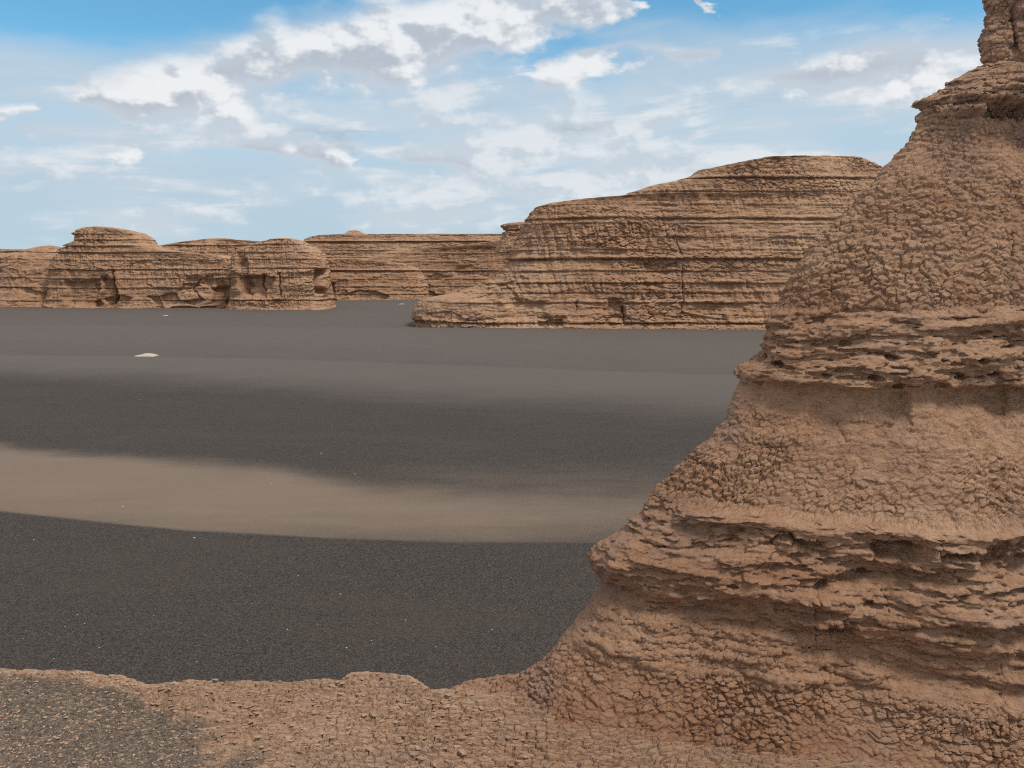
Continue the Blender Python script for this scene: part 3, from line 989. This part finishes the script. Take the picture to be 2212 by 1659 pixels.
    def crk(pts, w, dep):
        return dep * (1 - sstep(0.15, 1.0, seg_dist(px + 1.1 * wob, py + 0.3 * wob2, pts) / w)) * np.clip(0.5 + 0.9 * vn(px / 13, py / 13, px * 0 + 11), 0, 1) * vis
    for a in [([(1758, 1270), (1760, 1330), (1766, 1400)], 3.2, 0.06), ([(1775, 1410), (1774, 1475)], 3.2, 0.05), ([(1797, 1350), (1800, 1382)], 4, 0.05),
              ([(1808, 915), (1822, 950), (1836, 1010), (1838, 1050)], 2.6, 0.035), ([(2100, 880), (2106, 950)], 3, 0.05), ([(1712, 1142), (1716, 1166)], 4, 0.06),
              ([(1897, 1152), (1896, 1172)], 3, 0.05), ([(2002, 1150), (1998, 1190)], 3.5, 0.05), ([(2140, 1150), (2148, 1220)], 3.5, 0.05),
              ([(2152, 1425), (2150, 1480), (2140, 1540)], 3.2, 0.05), ([(1905, 1270), (1915, 1310)], 3, 0.04), ([(2192, 560), (2188, 600)], 4, 0.05)]:
        H -= crk(*a)
    # shallow rain rills down the open slopes
    rl = np.clip(1 - np.abs(fbm(X * 2.6 + 0.25 * Z, Y * 2.6, Z * 0.35, 3, 0.6, off=65)) * 3.6, 0, 1)
    H -= 0.022 * rl * (wC + 0.8 * wS + 0.8 * wA + 0.6 * wN) * sstep(-0.35, 0.3, fbm(X * 0.9, Y * 0.9, Z * 0.9, 2, off=67))
    P[..., 0] += hx * H
    P[..., 1] += hy * H
    P[..., 2] -= (0.10 * sstep(7.9, 8.35, ZC) + 0.05 * sstep(8.42, 8.7, ZC)) * (1 - frt ** 1.5)
    # surface relief along the true normal
    n = grid_normals(P)
    flip = np.sign((n[..., 0] * hx + n[..., 1] * hy + 0.6 * n[..., 2]).mean())
    n *= flip
    x, y, zq = P[..., 0], P[..., 1], P[..., 2]
    f1, f2 = vn(x * 24, y * 24, zq * 24), vn(x * 24 + 31, y * 24, zq * 24 + 17)
    wx = 0.95 * fbm(x * 5, y * 5, zq * 5, 3, off=41) + 0.20 * f1
    wy = 0.95 * fbm(x * 5, y * 5, zq * 5, 3, off=45) + 0.20 * f2
    rag = fbm(x * 2.2, y * 2.2, zq * 2.2, 3, off=51)
    # knobbly clods: each leans out at its lower edge, so it shades the gap beneath
    s1 = 13.5
    q1 = (x * s1 + wx, y * s1 + wy, zq * s1 * 1.35 + wx * 0.7)
    a1, a2, id1 = voronoi(*q1)
    e1 = a2 - a1
    o1 = feature_offset(*q1, id1)
    brk = np.clip(0.62 + 1.1 * fbm(x * 7, y * 7, zq * 7, 2, off=55), 0.0, 1.0)
    crk1 = 1 - (1 - sstep(0.0, 0.13, e1)) * (0.25 + 0.75 * brk)
    clod = 0.006 * np.clip(e1 / 0.40, 0, 1) ** 0.6 + 0.024 * crk1 + crk1 * (0.024 * (JIT[1][id1] - 0.5) + 0.020 * o1[2] + 0.030 * (JIT[0][id1] - 0.5) * o1[0])
    big = sstep(2.10, 2.70, ZC)
    s4 = 23.0
    q4 = (x * s4 + wy * 1.5, y * s4 + wx, zq * s4 * 1.3 + wy)
    g1, g2, id4 = voronoi(*q4)
    e4 = g2 - g1
    o4 = feature_offset(*q4, id4)
    frag = 0.010 * sstep(0.0, 0.20, e4) + sstep(0, 0.15, e4) * (0.020 * (JIT[2][id4] - 0.5) + 0.014 * o4[2])
    grit = fbm(x * 30, y * 30, zq * 42, 3, 0.65, off=63)
    D = wC * (0.80 * clod * (0.25 + 0.75 * big * np.clip(0.75 + 1.3 * rag, 0.2, 1.1)) + 0.75 * frag * (1.1 - 0.2 * big)) + 0.003 * grit
    # finer mud cracks
    s2 = 19.5
    q2 = (x * s2 + 1.25 * wx, y * s2 + 1.25 * wy, zq * s2 * 1.35 + wy)
    b1_, b2_, id2 = voronoi(*q2)
    e2 = b2_ - b1_
    o2 = feature_offset(*q2, id2)
    s3 = 7.0
    c1_, c2_, id3 = voronoi(x * s3 + 1.2 * wy, y * s3 + wx, zq * s3 + wx)
    e3 = c2_ - c1_
    op = np.clip(0.80 + 1.3 * rag, 0.22, 1.3)
    wCr = np.clip(wS * (0.6 + 0.4 * sstep(5.0, 5.25, ZC)) + wA * (1 - 0.45 * frt ** 2 * sstep(1520, 1430, py)) + 0.35 * wM + 0.5 * wN * sstep(4.35, 4.8, ZC), 0, 1)
    brk2 = np.clip(0.95 + 0.8 * fbm(x * 9, y * 9, zq * 9, 2, off=57), 0.0, 1.0)
    k2 = 1 - (1 - sstep(0.01, 0.11, e2)) * brk2
    plate = 0.018 * k2 + k2 * (0.014 * (JIT[0][id2] - 0.5) + 0.013 * o2[2] + 0.014 * (JIT[1][id2] - 0.5) * o2[0])
    op = np.maximum(op, 0.7 * wA)
    D += wCr * op * plate + wCr * 0.016 * sstep(0.0, 0.08, e3) * sstep(-0.1, 0.4, rag)
    D += wCr * 0.22 * frag
    D += (0.8 * wT + 0.6 * wU + 0.35 * wN) * frag
    D += (0.004 + 0.011 * (wB + wL + wU)) * fbm(x * 18, y * 18, zq * 26, 3, 0.6, off=61)
    silt = np.clip(np.repeat((1 - steep)[:, :1], nu, 1), 0, 1) * sstep(5.85, 6.0, ZC) * (1 - sstep(6.12, 6.3, ZC)) * (1 - 0.8 * sstep(0.45, 0.8, frt)) * 1.2
    P += n * D[..., None]
    SI = {'silt': silt.ravel()}

    Q = grid_quads(nv, nu)
    if flip < 0:
        Q = Q[:, ::-1]
    V = P.reshape(-1, 3).astype(f32)
    org = (float(NP0[0]), float(NP0[1]), float(z[-1]))
    root = thing('layered_yardang', 'towering layered clay outcrop with cracked slopes and overhanging ledges filling the right side', 'rock formation', org)
    # which part a face belongs to
    fzc = ZC.reshape(-1)[Q].mean(1)
    part = np.clip(np.floor(fzc), 0, 8).astype(int)
    # clods and plates that show largest become pieces of their own
    sx, sy = project(V.astype(np.float64))
    q = Q
    area = 0.5 * ((sx[q[:, 2]] - sx[q[:, 0]]) * (sy[q[:, 3]] - sy[q[:, 1]]) - (sx[q[:, 3]] - sx[q[:, 1]]) * (sy[q[:, 2]] - sy[q[:, 0]]))
    area = np.abs(area)
    mx_, my_ = sx[q].mean(1), sy[q].mean(1)
    fn = n.reshape(-1, 3)[q[:, 0]]
    vw = -V[q[:, 0]]
    facing = (fn * vw).sum(1) > 0
    area = np.where(facing & (mx_ > 0) & (mx_ < 2212) & (my_ > 0) & (my_ < 1659), area, 0)
    parts = {}
    piece = np.zeros(len(Q), bool)
    jobs = [(2, id1, wC * (big > 0.5), 190), (5, id2, wS, 50), (8, id2, wA * wCr, 60)]
    picks = []
    for pi, ids, wgt_, cnt in jobs:
        fid = ids.reshape(-1)[Q[:, 0]]
        ok = (part == pi) & (wgt_.reshape(-1)[Q[:, 0]] > 0.8)
        tot = np.bincount(fid[ok], weights=area[ok], minlength=64 ** 3)
        for cid in np.argsort(-tot)[:cnt]:
            if tot[cid] < 40:
                break
            idx = one_piece(np.where(ok & (fid == cid))[0], nu - 1)
            picks.append((pi, idx))
            piece[idx] = True
    for i, (nm, _) in enumerate(ZONES):
        sel = (part == i) & ~piece
        parts[i] = obj(nm, submesh(nm, V, Q, sel, org, SI), M_NEAR, root)
    for pi, idx in picks:
        nm = 'clod' if pi == 2 else 'clay_plate'
        c = V[Q[idx].ravel()].mean(0)
        o = obj(nm, submesh(nm, V, Q, idx, c), M_NEAR, parts[pi])
        o.location = c - np.asarray(org, dtype=f32)
    return prof


NPROF = build_near()

# ------------------------------------------------------------------ the foreground bench
ZB = float(NPROF[-5, 1]) - 0.01
LIP = [(-700, 1440), (-300, 1444), (0, 1448), (90, 1449), (170, 1456), (205, 1463), (262, 1465), (300, 1471), (340, 1474), (380, 1471), (430, 1474), (480, 1474), (530, 1470), (575, 1469),
       (610, 1473), (700, 1473), (738, 1471), (760, 1461), (790, 1458), (850, 1460), (882, 1466), (905, 1478), (935, 1490), (1000, 1494), (1100, 1494), (1500, 1494)]


def bench_base(x, y):
    z = ZB + 0.030 * fbm(x * 1.1, y * 1.1, x * 0, 3, off=71) + 0.012 * fbm(x * 5, y * 5, x * 0, 3, off=73)
    return z


def build_bench():
    A = np.array([at_z(px, py, ZB) for px, py in LIP])
    xs = np.concatenate([np.linspace(-8, -4.3, 30)[:-1], np.linspace(-4.3, 1.6, 860), np.linspace(1.6, 4.2, 60)[1:]])
    yl = np.interp(xs, A[:, 0], A[:, 1]) + 0.02 * vn(xs * 9, xs * 0, xs * 0)
    k1 = np.linspace(0, 1, 10)[:-1]
    k2 = np.linspace(0, 1, 330)
    y0 = 3.9
    rows = [0.2 + (y0 - 0.2) * a + 0 * xs for a in k1] + [y0 + (yl - y0) * a for a in k2]
    drop = [0.012, 0.03, 0.06, 0.11, 0.2, 0.4, 0.8, 1.6, 3.2, 5.5, 8.0]
    rows_z = [0.0] * len(rows) + [-a for a in drop]
    rows += [yl + 0.03 * min(a, 0.1) / 0.1 + 0.12 * a for a in drop]
    Y = np.array(rows)
    X = np.repeat(xs[None, :], len(rows), 0)
    dz = np.array(rows_z)[:, None]
    edge = np.clip((yl[None, :] - Y) / 0.3, 0, 1)
    Z = bench_base(X, Y) * 1.0
    Z = ZB + (Z - ZB) * (0.25 + 0.75 * edge) + dz
    top = (dz == 0) * 1.0
    P = np.stack([X, Y, Z], -1)
    px, py = project(P)
    # gravel lies over the bench on the left
    gn = fbm(X * 2.3, Y * 2.3, X * 0, 3, off=75)
    g = (1 - sstep(120, 620, px - 1.1 * (py - 1500) + 260 * gn + 120 * vn(X * 13, Y * 13, X * 0))) * (1 - np.exp(-np.clip((yl[None, :] - Y) + 0.05 * gn, 0, 9) / 0.10) * 1.5).clip(0, 1)
    slq = np.hypot((px - 405 - 0.6 * (py - 1510)) / 95, (py - 1512) / 27) + 0.40 * fbm(px / 26, py / 13, px * 0, 3, off=77)
    g = g * (1 - sstep(1.25, 0.95, slq))
    g = np.maximum(g, 0.5 * sstep(1.0, 0.3, np.hypot((px - 540) / 75, (py - 1630) / 30)))
    g = np.clip(g, 0, 1)
    # cracked, flaking crust: every flake lifts a little on the camera's side
    wx = 0.45 * fbm(X * 6, Y * 6, X * 0, 2, off=41) + 0.15 * vn(X * 24, Y * 24, X * 0)
    wy = 0.45 * fbm(X * 6, Y * 6, X * 0, 2, off=45) + 0.15 * vn(X * 24, Y * 24, X * 0 + 9)
    s2 = 15.0
    q2 = (X * s2 + wx, Y * s2 * 1.5 + wy, X * 0 + 0.5)
    b1, b2, id2 = voronoi(*q2)
    e2 = b2 - b1
    o2 = feature_offset(*q2, id2)
    s4 = 27.0
    q4 = (X * s4 * 0.7 + wy, Y * s4 * 1.25 + wx, X * 0 + 3.5)
    d1, d2, id4 = voronoi(*q4)
    e4 = d2 - d1
    o4 = feature_offset(*q4, id4)
    rag = fbm(X * 1.7, Y * 1.7, X * 0, 3, off=81)
    fl = sstep(-0.25, 0.25, rag)
    k2, k4 = sstep(0.01, 0.14, e2), sstep(0.01, 0.2, e4)
    pl = k2 * (0.020 + 0.034 * (JIT[0][id2] - 0.5) + 0.022 * o2[1] + 0.016 * (JIT[1][id2] - 0.5) * o2[0])
    pf = k4 * (0.010 + 0.028 * (JIT[0][id4] - 0.5) + 0.028 * o4[1])
    rightness = sstep(600, 1150, px)
    rel = pl * (0.8 + 0.2 * rightness) + 0.7 * pf * (1 - 0.6 * rightness) * (0.4 + 0.6 * fl)
    rel = rel * (1 - 0.75 * sstep(0.05, 0.0, yl[None, :] - Y))
    # terraced flake edges
    t = fbm(X * 2.4, Y * 5.0, X * 0, 4, 0.58, off=83) * 5
    tf = np.floor(t)
    rel += 0.016 * (tf + sstep(0, 0.12, t - tf)) * (1 - 0.4 * rightness)
    crack = (1 - sstep(0.0, 0.11, e2)) * np.clip(0.7 + 1.1 * rag, 0.15, 1.0) * sstep(0.02, 0.10, yl[None, :] - Y)
    Z2 = Z + top * (0.68 * rel - 0.020 * crack) * (1 - 0.80 * g)
    Z2 += top * 0.010 * g
    # raised pale slab with a shaded underside and small hollows
    sl = slq
    Z2 += top * (0.030 * (1 - sstep(0.90, 1.0, sl)) + 0.018 * (1 - sstep(0.62, 0.68, sl)) + 0.010 * (1 - sstep(0.4, 0.45, sl))) * (0.5 + 0.9 * sstep(340, 440, px))
    hol = np.hypot((px - 850) / 70, (py - 1545) / 12) + 0.3 * vn(px / 20, py / 10, px * 0 + 3)
    Z2 -= top * 0.035 * (1 - sstep(0.5, 1.1, hol))
    Z2 += top * 0.003 * fbm(X * 40, Y * 40, X * 0, 2, off=91)
    P[..., 2] = Z2
    V = P.reshape(-1, 3).astype(f32)
    Q = grid_quads(len(rows), len(xs))
    org = (0.0, 4.5, ZB)
    root = thing('rock_bench', 'flaking tan clay shelf across the bottom with a pale broken rim above the dark sand', 'rock ledge', org)
    fg = g.reshape(-1)[Q].mean(1)
    # pieces
    sx, sy = px.reshape(-1), py.reshape(-1)
    q = Q
    area = np.abs(0.5 * ((sx[q[:, 2]] - sx[q[:, 0]]) * (sy[q[:, 3]] - sy[q[:, 1]]) - (sx[q[:, 3]] - sx[q[:, 1]]) * (sy[q[:, 2]] - sy[q[:, 0]])))
    mx_, my_ = sx[q].mean(1), sy[q].mean(1)
    area = np.where((mx_ > 0) & (mx_ < 1350) & (my_ < 1659) & (my_ > 1400), area, 0)
    fid = id2.reshape(-1)[Q[:, 0]]
    rr = np.repeat(np.arange(len(rows) - 1), len(xs) - 1)
    okp = (rr > 9) & (rr < 9 + 322) & (rightness.reshape(-1)[Q[:, 0]] > 0.05) & (fg < 0.3)
    slab = (sl.reshape(-1)[Q[:, 0]] < 0.98) & (rr > 9) & (rr < 9 + 325)
    okp &= ~slab
    tot = np.bincount(fid[okp], weights=area[okp], minlength=64 ** 3)
    piece = np.zeros(len(Q), bool)
    picks = []
    for cid in np.argsort(-tot)[:170]:
        if tot[cid] < 30:
            break
        idx = one_piece(np.where(okp & (fid == cid))[0], len(xs) - 1)
        picks.append(idx)
        piece[idx] = True
    crust = obj('crust', submesh('crust', V, Q, ~piece & ~slab, org, {'gravel': g.ravel()}), M_BENCH_G, root)
    so = obj('slab', submesh('slab', V, Q, slab & ~piece, org, {'gravel': g.ravel() * 0}), M_BENCH, root)
    so['label'] = 'pale raised slab with a dark gap beneath'
    for idx in picks:
        c = V[Q[idx].ravel()].mean(0)
        o = obj('clay_plate', submesh('clay_plate', V, Q, idx, c), M_BENCH, crust)
        o.location = c - np.asarray(org, dtype=f32)
    return root, crust, xs, yl, P, g, px, py, org


def bench_gravel_mat():
    m = M_BENCH.copy()
    m.name = 'clay_stone_with_gravel'
    t = m.node_tree
    p = t.nodes['Principled BSDF']
    old = NX(t, p.inputs['Base Color'].links[0].from_socket)
    n = t.nodes.new('ShaderNodeAttribute')
    n.attribute_name = 'gravel'
    g = NX(t, n.outputs['Fac'])
    P = geo_pos(t)
    s1 = nt_noise(t, P, 95.0, 3.0, 0.7)
    s2 = nt_noise(t, P, 30.0, 3.0, 0.6)
    gc = nt_mix(t, s1.ramp(0.32, 0.68), (0.075, 0.058, 0.047), (0.215, 0.165, 0.126))
    gc = nt_mix(t, s2.ramp(0.48, 0.64) * 0.7, gc, (0.33, 0.235, 0.165))
    c = nt_mix(t, (g + (s2 - 0.5) * 0.9).ramp(0.25, 0.75), old, gc)
    t.links.new(c.s, p.inputs['Base Color'])
    return m


M_BENCH_G = bench_gravel_mat()
BROOT, BCRUST, BXS, BYL, BP, BG, BPX, BPY, BORG = build_bench()


# loose flakes and gravel lying on the bench
def flake_mesh(rng, name):
    n = rng.randint(5, 8)
    a0 = rng.random() * 6.28
    pts = []
    for i in range(n):
        a = a0 + 6.2832 * i / n + rng.uniform(-0.25, 0.25)
        rr = rng.uniform(0.7, 1.15)
        pts.append((rr * math.cos(a), 0.62 * rr * math.sin(a)))
    V, Fc = [], []
    for h, s in ((-0.10, 0.95), (0.03, 1.0), (0.08, 0.86)):
        V += [(x * s, y * s, h + 0.05 * rng.uniform(-1, 1)) for x, y in pts]
    me = bpy.data.meshes.new(name)
    for lv in (0, 1):
        for i in range(n):
            j = (i + 1) % n
            Fc.append((lv * n + i, lv * n + j, lv * n + n + j, lv * n + n + i))
    Fc.append(tuple(range(2 * n, 3 * n)))
    me.from_pydata(V, [], Fc)
    me.materials.append(M_BENCH)
    return me


def scatter_bench():
    rng = random.Random(5)
    ms = [flake_mesh(rng, 'flake') for _ in range(14)]
    H, W = BP.shape[:2]
    cand = []
    tries = 0
    while len(cand) < 90 and tries < 20000:
        tries += 1
        i, j = rng.randrange(12, 9 + 318), rng.randrange(31, W - 200)
        px, py = BPX[i, j], BPY[i, j]
        if not (0 < px < 1120 and py < 1655):
            continue
        if BG[i, j] > 0.6 and rng.random() < 0.45:
            continue
        cand.append((i, j))
    for (i, j) in cand:
        o = obj('flake', rng.choice(ms), None, BCRUST)
        p = BP[i, j]
        s = rng.uniform(0.012, 0.036) * (0.65 if BG[i, j] > 0.5 else 1.0)
        o.location = (p[0] - BORG[0], p[1] - BORG[1], p[2] - BORG[2] + s * 0.10)
        o.scale = (s, s, s * rng.uniform(0.7, 1.2))
        o.rotation_euler = (rng.uniform(-0.25, 0.25), rng.uniform(-0.25, 0.25), rng.uniform(-0.7, 0.7))
    # flakes too many to pick apart
    def arr(me):
        v = np.empty(len(me.vertices) * 3, f32)
        me.vertices.foreach_get('co', v)
        me.calc_loop_triangles()
        t_ = np.empty(len(me.loop_triangles) * 3, np.int32)
        me.loop_triangles.foreach_get('vertices', t_)
        return v.reshape(-1, 3), t_.reshape(-1, 3)
    arrs = [arr(m_) for m_ in ms]
    VV, TT, off = [], [], 0
    for _ in range(2600):
        i, j = rng.randrange(11, 9 + 322), rng.randrange(31, W - 200)
        gr = BG[i, j]
        if not (-60 < BPX[i, j] < 1150) or (gr > 0.5 and rng.random() < 0.35):
            continue
        v, t_ = rng.choice(arrs)
        s = rng.uniform(0.005, 0.027) * (0.75 if gr > 0.5 else 1.0)
        a = rng.uniform(-0.8, 0.8)
        ca_, sa_ = math.cos(a), math.sin(a)
        tx_, ty_ = rng.uniform(-0.2, 0.2), rng.uniform(-0.22, 0.12)
        w_ = np.stack([(v[:, 0] * ca_ - v[:, 1] * sa_), (v[:, 0] * sa_ + v[:, 1] * ca_), v[:, 2] * 0.9 + tx_ * v[:, 0] + ty_ * v[:, 1] + 0.08], -1) * s
        VV.append(w_ + BP[i, j] - np.array(BORG))
        TT.append(t_ + off)
        off += len(v)
    fm_ = obj('loose_flakes', mesh_from('loose_flakes', np.concatenate(VV), np.concatenate(TT), smooth=False), M_BENCH, BCRUST)
    fm_['kind'] = 'stuff'
    # small gravel: one mass
    g = np.random.default_rng(3)
    N = 22000
    base = np.array([(1, 0, 0), (0.3, 0.9, 0), (-0.8, 0.6, 0), (-0.8, -0.6, 0), (0.3, -0.95, 0), (0.05, 0, 0.75)], f32)
    tri = np.array([(0, 1, 5), (1, 2, 5), (2, 3, 5), (3, 4, 5), (4, 0, 5)])
    ii = g.integers(11, 9 + 322, N * 4)
    jj = g.integers(31, W - 260, N * 4)
    keep = g.random(N * 4) < (0.10 + 0.9 * BG[ii, jj])
    ii, jj = ii[keep][:N], jj[keep][:N]
    c = BP[ii, jj]
    s = (0.003 + 0.008 * g.random(len(ii)) ** 4)
    an = g.random(len(ii)) * 6.28
    b = base[None] * (1 + 0.35 * (g.random((len(ii), 6, 1)) - 0.5))
    x = b[..., 0] * np.cos(an)[:, None] - b[..., 1] * np.sin(an)[:, None] * 0.8
    y = b[..., 0] * np.sin(an)[:, None] + b[..., 1] * np.cos(an)[:, None] * 0.8
    V = np.stack([x, y, b[..., 2] * 0.8 - 0.1], -1) * s[:, None, None] + c[:, None, :]
    Fq = (tri[None] + (np.arange(len(ii)) * 6)[:, None, None]).reshape(-1, 3)
    o = obj('gravel', mesh_from('gravel', V.reshape(-1, 3), Fq, smooth=False), M_PEBBLE)
    tag(o, 'fine dark and tan gravel strewn over the left of the clay shelf', 'gravel', kind='stuff')


scatter_bench()


# ------------------------------------------------------------------ loose stones on the sand
def stone_mesh(rng, flat=0.6):
    import bmesh
    bm = bmesh.new()
    bmesh.ops.create_icosphere(bm, subdivisions=2, radius=1.0)
    o = rng.random() * 50
    for v in bm.verts:
        c = v.co
        k = 1 + 0.38 * float(vn(np.array([c.x * 1.3 + o]), np.array([c.y * 1.3]), np.array([c.z * 1.3]))[0]) + 0.16 * float(vn(np.array([c.x * 3 + o]), np.array([c.y * 3]), np.array([c.z * 3]))[0])
        v.co = (c.x * k, c.y * k * 0.8, c.z * k * flat)
    me = bpy.data.meshes.new('pale_pebble')
    bm.to_mesh(me)
    bm.free()
    me.materials.append(M_PALE)
    return me


def stones():
    rng = random.Random(9)
    ms = [stone_mesh(rng, f) for f in (0.5, 0.65, 0.8, 0.4)]
    spots = [(110, 663, 5, 'dark'), (632, 658, 7, 'dark'), (400, 557, 6, 'tan'), (585, 560, 4, 'tan'), (881, 480, 4, 'tan'), (1045, 383, 6, 'slope'), (1155, 450, 5, 'slope'),
             (1107, 840, 6, 'dark'), (970, 780, 4, 'dark'), (252, 907, 5, 'dark'), (212, 945, 5, 'dark'), (275, 935, 5, 'dark'), (500, 910, 4, 'dark'), (458, 968, 4, 'dark'),
             (322, 1015, 5, 'dark'), (175, 1050, 5, 'dark'), (1033, 938, 5, 'dark'), (935, 955, 6, 'dark'), (1208, 992, 4, 'dark'), (1127, 1015, 6, 'dark'), (1418, 1012, 5, 'dark'),
             (1320, 925, 5, 'dark'), (1600, 955, 5, 'dark'), (787, 148, 3, 'slope'), (455, 207, 3, 'slope'), (1830, 392, 3, 'slope'), (75, 985, 4, 'dark'), (640, 1060, 5, 'dark'), (820, 870, 4, 'dark')]
    place = {'dark': 'on the dark gravel just beyond the clay shelf', 'tan': 'on the band of tan sand', 'slope': 'on the dark slope above the tan sand'}
    grp = {'dark': 'pebbles on the near dark gravel', 'tan': 'pebbles on the tan sand', 'slope': 'pebbles on the dark slope'}
    words = ['leftmost', 'second', 'third', 'fourth', 'fifth', 'sixth', 'seventh', 'eighth', 'ninth', 'tenth', 'eleventh', 'twelfth', 'thirteenth', 'fourteenth', 'fifteenth',
             'sixteenth', 'seventeenth', 'eighteenth', 'nineteenth', 'twentieth', 'twenty-first', 'twenty-second', 'twenty-third']
    seen = {'dark': 0, 'tan': 0, 'slope': 0}
    for zx, zy, r, k in sorted(spots):
        px, py = zx * 0.7685 * 0.864, (840 + zy * 0.7685) * 0.864
        p = ground_hit(px, py)
        s = 0.42 * r / 2010.0 * p[1]
        o = obj('pale_pebble', rng.choice(ms))
        o.location = (p[0], p[1], p[2] + s * 0.2)
        o.scale = (s, s, s)
        o.rotation_euler = (0, 0, rng.uniform(0, 6))
        i = seen[k]
        seen[k] += 1
        lb = ('leftmost small pale pebble ' if i == 0 else words[i] + ' small pale pebble from the left ') + place[k]
        tag(o, lb, 'pebble', grp[k])


stones()


def low_slab(name, label, px, py, wpx, hpx, seed, mat, cat='rock', group=None, zoff=0.0):
    """a low eroded hump of rock breaking through the sand: long, thin, steeper at one end"""
    p = ground_hit(px, py)
    W = wpx / F * p[1]
    Hh = hpx / F * p[1]
    n, m = 48, 20
    u = np.linspace(-1, 1, n)[None, :]
    v = np.linspace(-1, 1, m)[:, None]
    X = u * W * 0.5 + 0 * v
    Y = v * W * 0.28 + 0 * u
    prof = np.clip(1 - np.abs(u * 0.92 - 0.12) ** 2.2, 0, 1) * (0.55 + 0.45 * sstep(-1, 0.5, u))
    Z = Hh * 1.25 * prof * np.clip(1 - v ** 2, 0, 1) ** 0.6 - 0.2 * Hh
    Z += 0.22 * Hh * fbm(X / (0.16 * W), Y / (0.1 * W), X * 0, 3, off=seed)
    Z = np.where((np.abs(u) > 0.98) | (np.abs(v) > 0.97), -0.6 * Hh, Z)
    V = np.stack([X, Y, Z], -1).reshape(-1, 3)
    o = obj(name, mesh_from(name, V, grid_quads(m, n)), mat)
    o.location = (p[0], p[1], p[2] + zoff)
    return tag(o, label, cat, group)


low_slab('pale_outcrop', 'low cream-coloured sliver of rock breaking the crest of the dark dune', 313, 769, 52, 5.5, 3, M_PALE)
low_slab('pale_outcrop', 'tiny pale slab on grey sand below the capped butte', 357, 682, 13, 1.3, 5, M_PALE)
low_slab('pale_outcrop', 'thin pale slab on the grey sand in the gap left of the tall mesa', 866, 657, 15, 1.1, 6, M_PALE)


def boulders():
    rng = random.Random(21)
    ms = []
    for _ in range(3):
        me = stone_mesh(rng, 0.7)
        me.name = 'fallen_block'
        me.materials.clear()
        me.materials.append(M_FAR)
        ms.append(me)
    for px, py, s, lb in [(690, 641, 5, 'largest fallen block below the dark hollow of the rounded butte'), (708, 646, 4, 'fallen block lying right of the largest one at the rounded butte foot'),
                          (722, 643, 3.5, 'small fallen block farthest right at the rounded butte foot'), (664, 646, 3, 'small fallen block left of the largest one at the rounded butte foot'),
                          (255, 663, 4, 'fallen block at the foot of the capped butte')]:
        p = ground_hit(px, py + 2)
        r = s / F * p[1]
        o = obj('fallen_block', rng.choice(ms))
        o.location = (p[0], p[1], p[2] + r * 0.3)
        o.scale = (r * 1.2, r, r * 1.1)
        o.rotation_euler = (rng.uniform(-0.3, 0.3), rng.uniform(-0.3, 0.3), rng.uniform(0, 6))
        tag(o, lb, 'boulder', 'fallen blocks at the foot of far rocks')


boulders()
